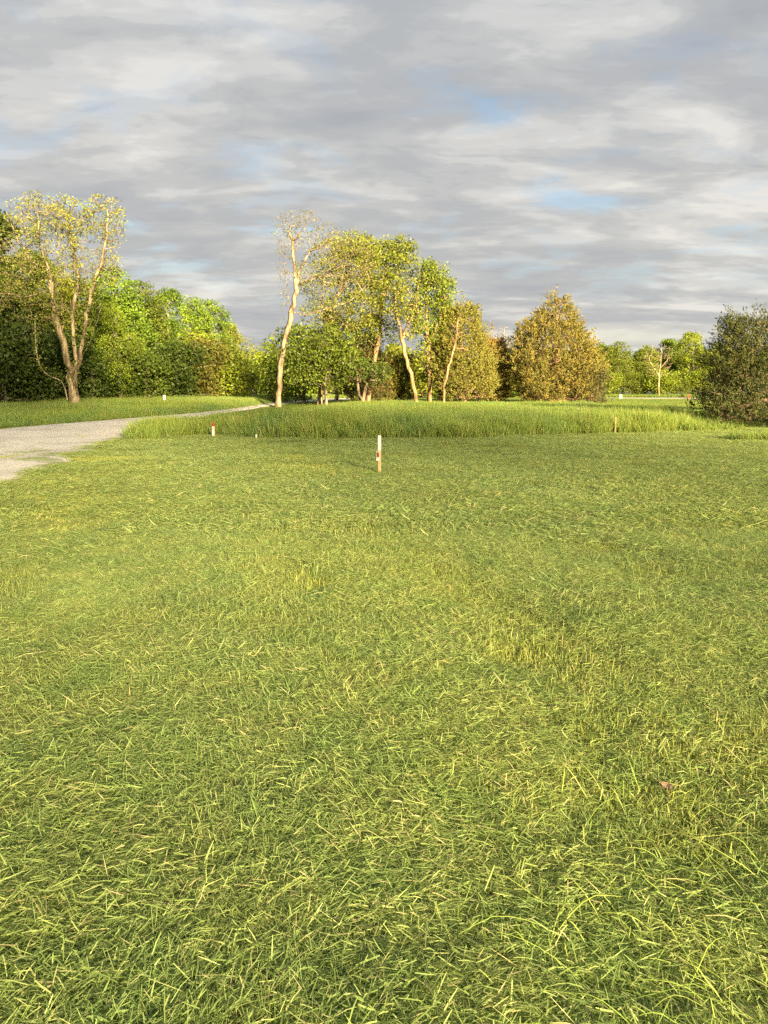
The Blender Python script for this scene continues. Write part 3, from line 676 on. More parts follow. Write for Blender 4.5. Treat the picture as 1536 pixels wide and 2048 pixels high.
# ---- the tall sycamore beside the road, left
def left_tree():
    d = 48.0; b = base_at(149, d)
    Q = lambda px, py, dd=0.: P(px, py, d + dd)
    limbs = [[b, Q(148, 800), Q(146, 783)],
             [Q(146, 783), Q(138, 740, -.3), Q(132, 705, -.5), Q(114, 655, -.8), Q(107, 597, -1), Q(101, 545, -1), Q(82, 496, -1.4), Q(75, 440, -1.6), Q(74, 405, -1.6)],
             [Q(146, 783), Q(152, 724, .3), Q(148, 675, .5), Q(143, 633, .4), Q(150, 588, .2), Q(158, 560, .3), Q(142, 500, .8), Q(138, 440, 1.0), Q(142, 400, 1)],
             [Q(150, 745, .3), Q(163, 714, .2), Q(169, 653, 0), Q(177, 604, -.3), Q(189, 558, -.6), Q(208, 519, -.8), Q(212, 480, -.8), Q(218, 448, -.9), Q(212, 402, -1)],
             [Q(164, 712, .2), Q(180, 690, .8), Q(194, 650, 1.3), Q(206, 610, 1.8)],
             [Q(109, 620, -1), Q(98, 580, -1.6), Q(66, 588, -2.2), Q(33, 600, -2.6), Q(0, 602, -2.8), Q(-30, 590, -3)],
             [Q(103, 560, -1), Q(118, 545, -1.8), Q(135, 530, -2.4), Q(152, 529, -2.6)],
             [Q(150, 590, .2), Q(166, 575, .8), Q(180, 560, 1.2), Q(165, 520, 2)],
             [Q(101, 545, -1), Q(60, 520, -.4), Q(30, 470, .2), Q(20, 430, .6)],
             [Q(124, 675, -.6), Q(128, 640, .6), Q(122, 610, 1.8), Q(130, 560, 2.6)]]
    rng = np.random.default_rng(3); A = []
    for (px, py, rx, ry, n, rd) in ((75, 440, 55, 50, 170, 1.9), (140, 440, 40, 45, 130, 1.8), (212, 440, 38, 52, 120, 1.5), (40, 520, 60, 60, 120, 2.2), (150, 530, 70, 55, 120, 2.2),
                                    (0, 590, 60, 35, 70, 1.6), (95, 600, 80, 60, 70, 2.2), (215, 530, 28, 40, 45, 1.2)):
        c = Q(px, py); k = d / FPX; A.append(ell(rng, c, (rx * k, rd, ry * k), int(n * 2.1), .2))
    A = np.concatenate(A); A = A[A[:, 2] > 4.2]
    e = make_tree('sycamore_tree', b, 'tall sparse sycamore with forked pale trunks standing beside the gravel road', 'tree', None, limbs, A, .31, leaf=(10, .15, .125),
                  bark=(1.25, 1.2, .95, 1), leafcol=(0.25, 0.26, 0.04, 1), step=.42, wob=.09, rmin=.017, seed=3, ex=.66, flare=1.7, vine=(.04, .2, 30, .17))
    # the bare vine that hangs in a loop left of the trunk
    pts = [Q(70, 640, -2), Q(72, 700, -2), Q(78, 730, -1.9), Q(92, 750, -1.7), Q(110, 757, -1.2), Q(122, 758, -.8), Q(130, 775, -.5), Q(135, 800, -.3)]
    q = resample(np.array(pts) - b, .25); n = len(q); par = np.arange(-1, n - 1); main = np.append(np.arange(1, n), -1)
    o = link('hanging_vine', tube_mesh('hanging_vine', q, par, np.full(n, .03), main, M_bark, 1.0), e); o.color = (1.7, 1.7, 1.6, 1)
    rr = np.random.default_rng(4); a = q[:12]; ct = np.repeat(a, 18, axis=0)
    link('vine', leaf_mesh('vine', rr, ct + rr.normal(0, .14, ct.shape), rr.uniform(.1, .2, len(ct)), M_ivy), e)
left_tree()

# ---- the grove in the middle
def grove():
    def Qd(d): return lambda px, py, dd=0.: P(px, py, d + dd)
    # bare leaning tree
    d = 53.; Q = Qd(d); b = base_at(556, d); k = d / FPX; rng = np.random.default_rng(31)
    limbs = [[b, Q(560, 760), Q(567, 692), Q(577, 655), Q(585, 625), Q(593, 580), Q(592, 545), Q(587, 515), Q(583, 478), Q(577, 446), Q(572, 425)],
             [Q(560, 735), Q(552, 700, -.4), Q(551, 675, -.6), Q(541, 660, -.8), Q(556, 648, -.9), Q(570, 636, -.8)],
             [Q(593, 575), Q(601, 535, .3), Q(618, 508, .6), Q(640, 488, .8), Q(668, 474, 1)],
             [Q(586, 620), Q(604, 634, -.5), Q(626, 624, -.9), Q(655, 614, -1.2), Q(690, 610, -1.4), Q(715, 590, -1.4), Q(740, 560, -1.2)],
             [Q(594, 572), Q(615, 562, -.7), Q(640, 553, -1.3), Q(668, 545, -1.8), Q(700, 520, -2)],
             [Q(584, 485), Q(602, 468, -.4), Q(612, 440, -.7), Q(618, 425, -.8)],
             [Q(585, 625), Q(578, 600, .6), Q(572, 560, 1.0), Q(566, 530, 1.2)]]
    A = []
    for (px, py, rx, ry, n, rd) in ((575, 470, 26, 52, 110, 1.2), (615, 460, 30, 42, 90, 1.3), (655, 480, 34, 30, 80, 1.3), (690, 530, 60, 50, 120, 1.8), (640, 560, 50, 40, 60, 1.5), (566, 560, 14, 60, 30, .8)):
        A.append(ell(rng, Q(px, py), (rx * k, rd, ry * k), int(n * 1.8), .1))
    make_tree('bare_tree', b, 'tall nearly bare tree with hooked broken limb, leftmost of the central grove', 'tree', None, limbs, np.concatenate(A), .18, leaf=(4, .14, .11),
              bark=(1.3, 1.18, .95, 1), leafcol=(0.20, 0.20, 0.045, 1), step=.4, wob=.08, rmin=.010, seed=31, ex=.58, vine=(.03, .13, 14, .09))
    # second bare leaning tree whose limbs spread right
    d = 55.; Q = Qd(d); b = base_at(638, d); k = d / FPX
    limbs = [[b, Q(640, 770), Q(641, 712), Q(650, 665), Q(656, 640), Q(672, 600), Q(685, 570), Q(692, 509), Q(700, 480), Q(706, 462)],
             [Q(652, 655), Q(640, 610, .5), Q(655, 560, .8), Q(660, 520, 1)], [Q(676, 590), Q(700, 560, -.6), Q(735, 545, -1), Q(752, 500, -1.2)],
             [Q(690, 520), Q(720, 500, .8), Q(742, 480, 1)]]
    A = [ell(rng, Q(px, py), (rx * k, rd, ry * k), int(n * 1.8), .1) for (px, py, rx, ry, n, rd) in ((700, 510, 62, 42, 190, 2.), (650, 560, 55, 50, 120, 1.8), (735, 560, 40, 60, 100, 1.6), (690, 625, 70, 40, 110, 1.8), (640, 620, 40, 30, 50, 1.4))]
    make_tree('leaning_tree', b, 'thin leaning tree with wide haze of pale twigs, second trunk of the central grove', 'tree', None, limbs, np.concatenate(A), .17, leaf=(20, .25, .14),
              bark=(1.3, 1.18, .95, 1), leafcol=(0.21, 0.225, 0.033, 1), step=.4, wob=.08, rmin=.010, seed=32, ex=.56)
    # young leafy tree in the shade in front
    d = 53.5; Q = Qd(d); b = base_at(652, d); k = d / FPX
    limbs = [[b, Q(652, 740), Q(655, 690), Q(650, 655)]]
    A = [ell(rng, Q(px, py), (rx * k, rd, ry * k), n, .3) for (px, py, rx, ry, n, rd) in ((632, 700, 56, 52, 140, 1.8), (672, 715, 48, 50, 120, 1.8), (605, 745, 34, 34, 50, 1.2), (650, 755, 50, 28, 50, 1.4))]
    make_tree('young_tree', b, 'young leafy green tree with low round crown in front of the second trunk', 'tree', None, limbs, np.concatenate(A), .10, leaf=(42, .34, .19),
              leafcol=(0.115, 0.15, 0.017, 1), seed=33)
    # low dark cedar and leaning pair of stems in its shade handled below; tall tree with golden leaves
    d = 57.; Q = Qd(d); b = base_at(735, d); k = d / FPX
    limbs = [[b, Q(745, 740), Q(757, 680), Q(764, 620), Q(768, 570), Q(772, 530), Q(775, 500)], [Q(764, 620), Q(745, 590), Q(735, 555)], [Q(768, 580), Q(790, 560), Q(805, 530)]]
    A = [ell(rng, Q(px, py), (rx * k, rd, ry * k), n, .3) for (px, py, rx, ry, n, rd) in ((770, 530, 50, 42, 130, 1.9), (812, 520, 20, 38, 40, 1.1), (790, 505, 38, 30, 60, 1.2), (720, 505, 44, 30, 80, 1.3), (760, 600, 75, 55, 170, 2.), (725, 570, 50, 45, 90, 1.8), (745, 660, 60, 30, 60, 1.8))]
    make_tree('golden_tree', b, 'tall tree with golden green crown and ivy clad trunk in the middle of the grove', 'tree', None, limbs, np.concatenate(A), .17, leaf=(42, .28, .17),
              bark=(1.3, 1., .7, 1), leafcol=(0.165, 0.19, 0.024, 1), seed=34, step=.45, vine=(.07, .3, 16, .12))
    # leaning pale trunk
    d = 54.; Q = Qd(d); b = base_at(835, d); k = d / FPX
    limbs = [[b, Q(828, 770), Q(815, 730), Q(803, 670), Q(795, 640), Q(790, 600)], [Q(804, 675), Q(822, 640), Q(835, 600)]]
    A = [ell(rng, Q(px, py), (rx * k, rd, ry * k), n, .2) for (px, py, rx, ry, n, rd) in ((805, 600, 42, 50, 100, 1.5), (825, 645, 24, 40, 30, 1.0))]
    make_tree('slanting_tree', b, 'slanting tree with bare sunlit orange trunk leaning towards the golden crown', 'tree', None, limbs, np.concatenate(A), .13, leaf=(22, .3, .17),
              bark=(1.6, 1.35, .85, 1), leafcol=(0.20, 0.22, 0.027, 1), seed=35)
    # bright rounded tree
    d = 55.5; Q = Qd(d); b = base_at(860, d); k = d / FPX
    limbs = [[b, Q(860, 760), Q(856, 700), Q(853, 655), Q(855, 600), Q(858, 560), Q(862, 540)], [Q(854, 660), Q(843, 625, -.4), Q(835, 590, -.6), Q(836, 555, -.7), Q(842, 535, -.7)],
             [Q(857, 700), Q(866, 670), Q(880, 640), Q(888, 600)]]
    A = [ell(rng, Q(px, py), (rx * k, rd, ry * k), n, .35) for (px, py, rx, ry, n, rd) in ((866, 575, 36, 48, 150, 1.4), (862, 545, 22, 22, 40, .8), (878, 610, 28, 40, 70, 1.1), (840, 640, 20, 40, 40, 1.), (868, 690, 30, 45, 40, 1.1))]
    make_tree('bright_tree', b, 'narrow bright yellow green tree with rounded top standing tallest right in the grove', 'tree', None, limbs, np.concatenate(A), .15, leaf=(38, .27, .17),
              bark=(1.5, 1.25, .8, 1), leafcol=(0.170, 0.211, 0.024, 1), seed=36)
    # thin bare sapling
    d = 53.; Q = Qd(d); b = base_at(886, d); k = d / FPX
    limbs = [[b, Q(889, 770), Q(896, 735), Q(908, 700), Q(914, 670), Q(916, 640)], [Q(909, 698), Q(925, 695), Q(938, 702)]]
    A = ell(rng, Q(914, 665), (16 * k, .8, 40 * k), 26, .1)
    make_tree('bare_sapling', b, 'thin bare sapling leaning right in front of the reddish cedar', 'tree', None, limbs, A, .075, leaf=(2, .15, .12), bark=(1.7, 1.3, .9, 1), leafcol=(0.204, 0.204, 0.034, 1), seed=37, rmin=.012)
    # leaning pair of short stems
    d = 53.; Q = Qd(d); b = base_at(722, d); k = d / FPX
    limbs = [[b, Q(728, 785), Q(738, 760), Q(752, 735)], [Q(722, 803), Q(716, 780), Q(714, 750), Q(708, 720)], [Q(738, 762), Q(748, 765), Q(765, 752)]]
    A = ell(rng, Q(735, 745), (48 * k, 1.4, 22 * k), 70, .2)
    make_tree('low_tree', b, 'low double stemmed tree with pale slanting trunk in the shade of the grove', 'tree', None, limbs, A, .13, leaf=(26, .3, .18), bark=(1.1, 1, .9, 1), leafcol=(0.082, 0.122, 0.020, 1), seed=38)
grove()

# ---- cedars
def make_cedar(name, px, d, label, group, prof, seed, col, n_att=520, per=60, depth=1.0, trunk_r=.2, bark=(1.2, .85, .65, 1), low_bare=0, spray=.22, base_px=None):
    """prof: list of (py, left_px, right_px), the outline from top to bottom"""
    rng = np.random.default_rng(seed); b = base_at(base_px or px, d); k = d / FPX
    py = np.array([p[0] for p in prof], float); lf = np.array([p[1] for p in prof], float); rt = np.array([p[2] for p in prof], float)
    top = P((lf[0] + rt[0]) / 2, py[0], d)
    h = rt - lf; wgt = h ** 1.2; cdf = np.cumsum(wgt); u = rng.random(n_att) * .999
    ys = np.interp(rng.random(n_att * 3), np.cumsum((wgt[:-1] + wgt[1:]) / 2 * np.diff(py)) / np.sum((wgt[:-1] + wgt[1:]) / 2 * np.diff(py)), py[1:])[:n_att]
    l = np.interp(ys, py, lf); r = np.interp(ys, py, rt); cx = (l + r) / 2; hw = (r - l) / 2
    th = rng.uniform(0, 2 * math.pi, n_att); rad = rng.uniform(.25, 1, n_att) ** .45
    hw = hw * (.72 + .52 * vnoise(th * 1.6 + 9, ys / 20., 1.0, seed)); xx = cx + np.cos(th) * hw * rad; A = np.array([P(a, c, d + s) for a, c, s in zip(xx, ys, np.sin(th) * hw * k * depth * rad)])
    A[:, 2] = np.maximum(A[:, 2], b[2] + .25)
    sk = Skel(rng); sk.limb([np.zeros(3), (top - b) * .5, (top - b) * .97], .4, .03); sk.grow(A - b, .4, .05)
    p, par, r_, w, kids, main = sk.finish(trunk_r, .012, .5)
    e = empty(name, tuple(b), label, 'tree', group)
    t = link('trunk', tube_mesh('trunk', p, par, r_, main, M_bark, 1.3), e); t.color = bark
    tips = p[kids == 0]; seg = p - p[np.maximum(par, 0)]; seg /= np.linalg.norm(seg, axis=1)[:, None] + 1e-9; td = seg[kids == 0]
    near = np.where((w <= 2.1) & (kids > 0))[0]; near = near[rng.random(len(near)) < .3]
    tips = np.concatenate([tips, p[near]]); td = np.concatenate([td, seg[near]])
    td = td * .8 + np.array([0, 0, .75]); out = tips.copy(); out[:, 2] = 0; out /= np.linalg.norm(out, axis=1)[:, None] + 1e-6; td += out * .35
    td /= np.linalg.norm(td, axis=1)[:, None]
    # each tip carries several pointed sprays
    m = 5; T = np.repeat(tips, m, 0) + rng.normal(0, .16, (len(tips) * m, 3)); D = np.repeat(td, m, 0) + rng.normal(0, .38, (len(tips) * m, 3)); D /= np.linalg.norm(D, axis=1)[:, None]
    q = per // m; s = rng.uniform(0, 1, (len(T), q)); len_ = rng.uniform(.35, .75, len(T))
    C = T[:, None] + D[:, None] * (s * len_[:, None])[..., None] + rng.normal(0, 1, (len(T), q, 3)) * (.085 * (1.1 - s))[..., None]
    ax = np.repeat(D[:, None], q, 1) + rng.normal(0, .55, (len(T), q, 3)); C = C.reshape(-1, 3); ax = ax.reshape(-1, 3); ax /= np.linalg.norm(ax, axis=1)[:, None]
    tint = np.clip(np.repeat(rng.uniform(.15, .8, len(T)), q) + rng.normal(0, .09, len(C)), 0, 1)
    o = link('crown', leaf_mesh('crown', rng, C, rng.uniform(.6, 1.2, len(C)) * spray * .72, M_needle, axis=ax, aspect=.3, tint=tint), e); o.color = col
    if low_bare:
        A2 = []
        for i in range(low_bare):
            z = rng.uniform(.4, 2.6); a = rng.uniform(0, 6.28); L_ = rng.uniform(1, 2.4)
            A2.append(np.array([math.cos(a) * L_, math.sin(a) * L_, z + rng.uniform(-.1, .5)]))
        sk = Skel(rng); sk.limb([np.zeros(3), (0, 0, 3.)], .3, .02); sk.grow(np.array(A2), .35, .07, droop=.1)
        p, par, r_, w, kids, main = sk.finish(.12, .010, .5)
        o = link('dead_branches', tube_mesh('dead_branches', p, par, np.minimum(r_, .06), main, M_bark, 1.0), e); o.color = (1.5, 1.35, 1.2, 1)
    return e
CG = 'cedars of the clearing'
make_cedar('cedar_tree', 1114, 56, 'large broad conical golden cedar standing alone in the clearing', CG,
           [(583, 1110, 1116), (600, 1101, 1127), (622, 1086, 1142), (640, 1068, 1152), (660, 1040, 1166), (690, 1030, 1184), (720, 1024, 1198), (760, 1024, 1203), (803, 1046, 1195)], 41, (.185, .158, .034, 1), n_att=1500, per=110, trunk_r=.26)
make_cedar('cedar_tree', 1182, 55, 'small cedar bush coloured dark as in shade, tucked against the right foot of the large golden cedar', CG,
           [(722, 1178, 1188), (750, 1162, 1203), (780, 1158, 1206), (806, 1164, 1204)], 42, (.06, .06, .02, 1), n_att=170, per=50, trunk_r=.08)  # dark colour stands for the shadow lying on this bush
make_cedar('cedar_tree', 1512, 33.5, 'dark cedar with shade in its colour and bare grey lower branches over brown earth at the lawn corner', CG,
           [(628, 1490, 1540), (645, 1462, 1568), (680, 1440, 1600), (720, 1425, 1625), (760, 1412, 1640), (800, 1396, 1650), (842, 1400, 1660)], 43, (.062, .072, .018, 1), n_att=1200, per=90, trunk_r=.17, low_bare=150, spray=.18, base_px=1498, bark=(1., .8, .7, 1))  # leaf colour darkened to carry part of the shade on this cedar
make_cedar('cedar_tree', 928, 56, 'tall reddish brown cedar at the right end of the grove', CG,
           [(590, 916, 924), (620, 898, 945), (655, 880, 962), (690, 872, 975), (730, 868, 990), (770, 866, 998), (798, 880, 990)], 44, (.19, .18, .034, 1), n_att=1200, per=100, trunk_r=.2, low_bare=50)
make_cedar('cedar_tree', 985, 58, 'low ragged orange brown cedar beside the tall reddish cedar', CG,
           [(658, 980, 990), (690, 962, 1004), (730, 952, 1012), (770, 948, 1016), (798, 960, 1010)], 45, (.25, .18, .04, 1), n_att=520, per=85, trunk_r=.12)
make_cedar('cedar_tree', 722, 58, 'dark brownish cedar behind the shaded stems of the grove', CG,
           [(672, 712, 724), (700, 692, 748), (740, 680, 764), (780, 684, 768), (800, 694, 760)], 46, (.09, .078, .02, 1), n_att=400, per=80, trunk_r=.14)
make_cedar('cedar_tree', 780, 62, 'yellowish brown cedar filling the gap behind the slanting trunk', CG,
           [(690, 775, 785), (720, 750, 812), (760, 738, 828), (798, 745, 822)], 47, (.17, .15, .028, 1), n_att=420, per=80, trunk_r=.14)

# ---- woodland: a few grown trees, copied with their own place, size and colour
def template(kind, seed):
    rng = np.random.default_rng(seed)
    if kind == 'oval':
        A = np.concatenate([ell(rng, (0, 0, 7.6), (2.3, 2.3, 4.6), 230, .6), ell(rng, (rng.uniform(-1, 1), rng.uniform(-1, 1), 5.2), (2.8, 2.8, 3.6), 120, .6), ell(rng, (rng.uniform(-.8, .8), 0, 10.2), (1.3, 1.3, 2.0), 50, .5)])
        limbs = [[(0, 0, 0), (.1, 0, 3), (-.1, .1, 6), (.1, 0, 9), (0, 0, 11)]]; r0 = .2; leaf = (50, .36, .23)
    elif kind == 'broad':
        A = np.concatenate([ell(rng, (rng.uniform(-1.6, 1.6), rng.uniform(-1.4, 1.4), z), (rr, rr, rr * .8), 60, .6) for z, rr in ((3.5, 2), (5, 2.2), (6.5, 2.1), (8, 1.9), (9.6, 1.6), (10.8, 1.1), (7, 2.0))])
        limbs = [[(0, 0, 0), (.2, 0, 2.5), (.5, .2, 5), (.7, 0, 8), (.5, 0, 10)], [(.2, 0, 2.5), (-.6, 0, 5), (-1, 0, 8)]]; r0 = .26; leaf = (50, .37, .24)
    elif kind == 'sparse':
        A = np.concatenate([ell(rng, (0, 0, 8.5), (2.2, 2.2, 3.6), 170, .2), ell(rng, (0, 0, 5), (2, 2, 2), 50, .2)])
        limbs = [[(0, 0, 0), (.1, .1, 4), (.2, 0, 8), (0, 0, 11.5)], [(.1, .1, 4.5), (1, 0, 7), (1.4, 0, 10)]]; r0 = .2; leaf = (12, .36, .24)
    elif kind == 'lofty':  # unseen shade tree: crown thinned low, dense high, to shape the light
        A = np.concatenate([ell(rng, (rng.uniform(-1, 1), rng.uniform(-1, 1), z), (rr, rr, 2.0), m, .1) for z, rr, m in ((3, 3.4, 6), (6, 3.6, 6), (9, 3.6, 5), (12, 3.6, 5), (15, 3.6, 7), (18, 3.8, 34), (20.5, 3.6, 60), (22.5, 2.8, 50))])
        limbs = [[(0, 0, 0), (.2, 0, 5), (.1, .2, 10), (.3, 0, 15), (.2, 0, 22.5)]]; r0 = .12; leaf = (6, 1.1, .34)
    elif kind == 'under':
        A = np.concatenate([ell(rng, (rng.uniform(-1.2, 1.2), rng.uniform(-1, 1), z), (1.6, 1.6, 1.0), 60, .4) for z in (1.0, 1.8, 2.8, 3.6, 2.2)])
        A[:, 2] = np.maximum(A[:, 2], .2); limbs = [[(0, 0, 0), (.1, 0, 1.5), (0, 0, 3.4)]]; r0 = .09; leaf = (46, .36, .2)
    e = make_tree({'oval': 'woodland_tree', 'broad': 'woodland_tree', 'sparse': 'thin_tree', 'lofty': 'lofty_tree', 'under': 'understorey_tree'}[kind], (0, 0, 0), 'x', 'tree', 'g', limbs, A, r0, leaf=leaf, seed=seed, rmin=.014, wob=.09, leafcol=(0.082, 0.116, 0.020, 1))
    return e
T = {'oval': [template('oval', 61), template('oval', 62)], 'broad': [template('broad', 63), template('broad', 64)], 'sparse': [template('sparse', 65)], 'under': [template('under', 66), template('under', 67)], 'lofty': [template('lofty', 68)]}
H0 = {'oval': 12.3, 'broad': 11.6, 'sparse': 12.2, 'under': 4.6, 'lofty': 24.}
used = set(); wr = np.random.default_rng(77)
def wood(px, d, topy, kind, label, group, col, wid=1.0, y0=None):
    z1 = P(px, topy, d)[2]; b = base_at(px, d); hgt = z1 - b[2]; s = hgt / H0[kind]
    lst = T[kind]; src = lst[int(wr.integers(len(lst)))]; rz = float(wr.uniform(0, 6.28)); loc = (b[0], b[1], b[2])
    ws = s * wid; sc = (ws, ws, s); cc = (*[c * float(wr.uniform(.9, 1.1)) for c in col], 1)
    if src.name not in used:
        used.add(src.name); src.location = loc; src.rotation_euler = (0, 0, rz); src.scale = sc; src['label'] = label; src['group'] = group
        for ch in src.children:
            if ch.name.startswith('crown'): ch.color = cc
        return src
    return dup(src, loc, rz, sc, label, group, leafcol=cc)
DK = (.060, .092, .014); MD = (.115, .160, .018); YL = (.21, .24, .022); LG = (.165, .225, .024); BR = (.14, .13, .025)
LW = 'trees of the woodland left of the road'
for px, d, ty, kd, col, wd, lb in [
    (-75, 55, 400, 'broad', DK, 1.1, 'dark leafy tree at the far left rim behind the sycamore limbs'),
    (-8, 58, 425, 'broad', DK, 1.0, 'dark green treetop showing left of the sycamore crown'),
    (62, 60, 505, 'broad', MD, 1.1, 'mid green tree directly behind the left half of the sycamore'),
    (118, 63, 530, 'oval', YL, 1.2, 'yellow green tree seen through the middle of the sycamore'),
    (178, 64, 560, 'broad', MD, 1.0, 'green tree just behind the right stems of the sycamore'),
    (240, 66, 536, 'oval', LG, 1.25, 'tallest tree right of the sycamore, light green pointed top'),
    (292, 70, 562, 'oval', MD, 1.15, 'green tree stepping down right of the tallest woodland top'),
    (340, 74, 580, 'broad', MD, 1.05, 'round topped green tree above the white roadside marker'),
    (388, 80, 592, 'oval', LG, 1.1, 'pale leaved tree with twin rounded top near the woodland end'),
    (426, 83, 600, 'oval', LG, 1.2, 'last high light green crown before the woodland drops'),
    (455, 92, 652, 'broad', YL, 1.0, 'sunlit yellow tree where the woodland drops towards the road'),
    (492, 100, 672, 'sparse', YL, 1.3, 'thin airy yellow tree beyond the woodland end')]:
    wood(px, d, ty, kd, lb, LW, col, wd * .9)
for px, d, ty, kd, col, wd, lb in [
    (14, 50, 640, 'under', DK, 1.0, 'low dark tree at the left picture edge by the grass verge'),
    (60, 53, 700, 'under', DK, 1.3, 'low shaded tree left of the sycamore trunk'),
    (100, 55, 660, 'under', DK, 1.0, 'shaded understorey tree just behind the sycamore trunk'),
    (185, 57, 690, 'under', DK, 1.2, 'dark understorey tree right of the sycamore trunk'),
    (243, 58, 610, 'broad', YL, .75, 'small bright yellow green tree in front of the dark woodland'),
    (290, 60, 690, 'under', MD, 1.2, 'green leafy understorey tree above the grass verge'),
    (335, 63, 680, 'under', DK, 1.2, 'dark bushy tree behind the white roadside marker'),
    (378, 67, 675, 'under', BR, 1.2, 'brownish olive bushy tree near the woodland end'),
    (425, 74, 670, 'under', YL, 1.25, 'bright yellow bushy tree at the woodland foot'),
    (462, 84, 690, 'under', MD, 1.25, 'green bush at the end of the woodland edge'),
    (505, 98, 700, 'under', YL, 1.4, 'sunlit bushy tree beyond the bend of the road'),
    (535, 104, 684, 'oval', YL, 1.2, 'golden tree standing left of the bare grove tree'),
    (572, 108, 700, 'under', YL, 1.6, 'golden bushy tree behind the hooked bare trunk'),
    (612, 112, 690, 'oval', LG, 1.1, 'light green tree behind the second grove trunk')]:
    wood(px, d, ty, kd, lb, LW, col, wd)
# deeper rows: nothing tells these apart
for i in range(20):
    px = -110 + i * 29 + wr.uniform(-8, 8); d = 70 + max(0, i - 8) * 2.6 + wr.uniform(0, 6)
    ty = np.interp(px, [-100, 20, 150, 240, 330, 430, 480], [470, 540, 590, 595, 640, 660, 720]) + wr.uniform(0, 26)
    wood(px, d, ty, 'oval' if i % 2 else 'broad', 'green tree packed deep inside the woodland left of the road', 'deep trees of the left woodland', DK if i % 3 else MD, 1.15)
for i in range(16):
    px = -100 + i * 36 + wr.uniform(-9, 9); d = 60 + max(0, i - 6) * 3.6 + wr.uniform(0, 3)
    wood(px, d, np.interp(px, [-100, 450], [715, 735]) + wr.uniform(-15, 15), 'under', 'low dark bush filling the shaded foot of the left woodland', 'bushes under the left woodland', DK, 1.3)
CB = 'trees behind the grove'
for px, d, ty, kd, col, wd, lb in [
    (608, 61, 648, 'under', LG, 1.0, 'light green bushy tree at the foot of the hooked bare tree'),
    (672, 63, 622, 'broad', YL, .95, 'yellow green tree filling the grove behind the thin leaning trunk'),
    (738, 64, 630, 'broad', LG, .95, 'green tree low in the middle of the grove under the golden crown'),
    (884, 62, 625, 'broad', LG, .9, 'green tree merging with the reddish cedar and the bright tree')]:
    wood(px, d, ty, kd, lb, 'trees low inside the grove', col, wd)
for px, d, ty, kd, col, wd, lb in [
    (655, 110, 698, 'under', YL, 1.5, 'golden bush behind the young leafy tree of the grove'),
    (700, 112, 700, 'broad', YL, 1.3, 'yellow tree far behind the dark brownish cedar'),
    (750, 108, 702, 'under', LG, 1.6, 'light green bush far behind the golden tree'),
    (800, 110, 690, 'broad', YL, 1.3, 'yellow tree showing behind the slanting trunk'),
    (845, 104, 696, 'under', YL, 1.6, 'bright bush between slanting trunk and bright tree'),
    (895, 112, 694, 'broad', LG, 1.3, 'green tree behind the thin bare sapling'),
    (950, 110, 716, 'under', LG, 1.5, 'green bush behind the reddish cedar'),
    (1000, 112, 700, 'broad', MD, 1.2, 'green tree behind the low ragged cedar'),
    (1040, 108, 705, 'under', MD, 1.5, 'green bush between the ragged cedar and the large cedar'),
    (1085, 114, 700, 'broad', MD, 1.2, 'green tree hidden behind the large cedar'),
    (1140, 112, 700, 'under', LG, 1.5, 'bush behind the right side of the large cedar')]:
    wood(px, d, ty, kd, lb, CB, col, wd)
RW = 'trees of the far woodland beyond the second road'
for px, d, ty, kd, col, wd, lb in [
    (1190, 128, 690, 'broad', LG, 1.2, 'light tree touching the right flank of the large cedar'),
    (1233, 126, 683, 'oval', LG, 1.3, 'pointed light green tree above the small white far marker'),
    (1268, 132, 700, 'broad', MD, 1.1, 'green tree in the dip of the far woodland'),
    (1290, 128, 690, 'oval', LG, 1.2, 'rounded light green tree left of the pale bare tree'),
    (1335, 134, 680, 'broad', LG, 1.2, 'green tree behind the pale bare tree'),
    (1388, 126, 666, 'broad', YL, 1.2, 'tallest bright yellow green tree of the far woodland'),
    (1432, 130, 684, 'oval', LG, 1.3, 'light green tree left of the dark cedar top'),
    (1475, 132, 690, 'broad', MD, 1.2, 'green tree hidden behind the dark cedar'),
    (1530, 132, 690, 'oval', MD, 1.2, 'green tree behind the dark cedar at the picture edge'),
    (1585, 130, 690, 'broad', MD, 1.2, 'green tree beyond the right picture edge'),
    (1212, 122, 745, 'under', YL, 1.5, 'yellow bush at the far road beside the large cedar'),
    (1262, 122, 752, 'under', MD, 1.6, 'dark green bush at the far woodland foot'),
    (1312, 121, 738, 'under', YL, 1.6, 'pale yellow bush under the bare tree'),
    (1350, 122, 756, 'under', MD, 1.6, 'round green bush just above the far gravel'),
    (1395, 122, 735, 'under', YL, 1.4, 'bright bush below the tallest far tree'),
    (1440, 122, 748, 'under', MD, 1.5, 'green bush left of the dark cedar flank')]:
    wood(px, d, ty, kd, lb, RW, col, wd)
for i in range(14):
    wood(1185 + i * 32 + wr.uniform(-8, 8), 142 + wr.uniform(0, 8), 700 + wr.uniform(-8, 14), 'broad' if i % 2 else 'oval', 'dark green tree in the back row of the far woodland', 'back row of the far woodland', DK, 1.4)
for i in range(22):
    wood(480 + i * 33 + wr.uniform(-8, 8), 119 + wr.uniform(0, 5), 752 + wr.uniform(-12, 12), 'under', 'low green bush at the foot of the distant wood behind the grove', 'bushes behind the grove', YL if i % 3 else MD, 1.9)
for i in range(17):
    wood(560 + i * 38 + wr.uniform(-9, 9), 128 + wr.uniform(0, 10), 733 + wr.uniform(-8, 12), 'broad' if i % 2 else 'oval', 'green tree of the distant wood behind the grove', 'distant wood behind the grove', MD, 1.5)
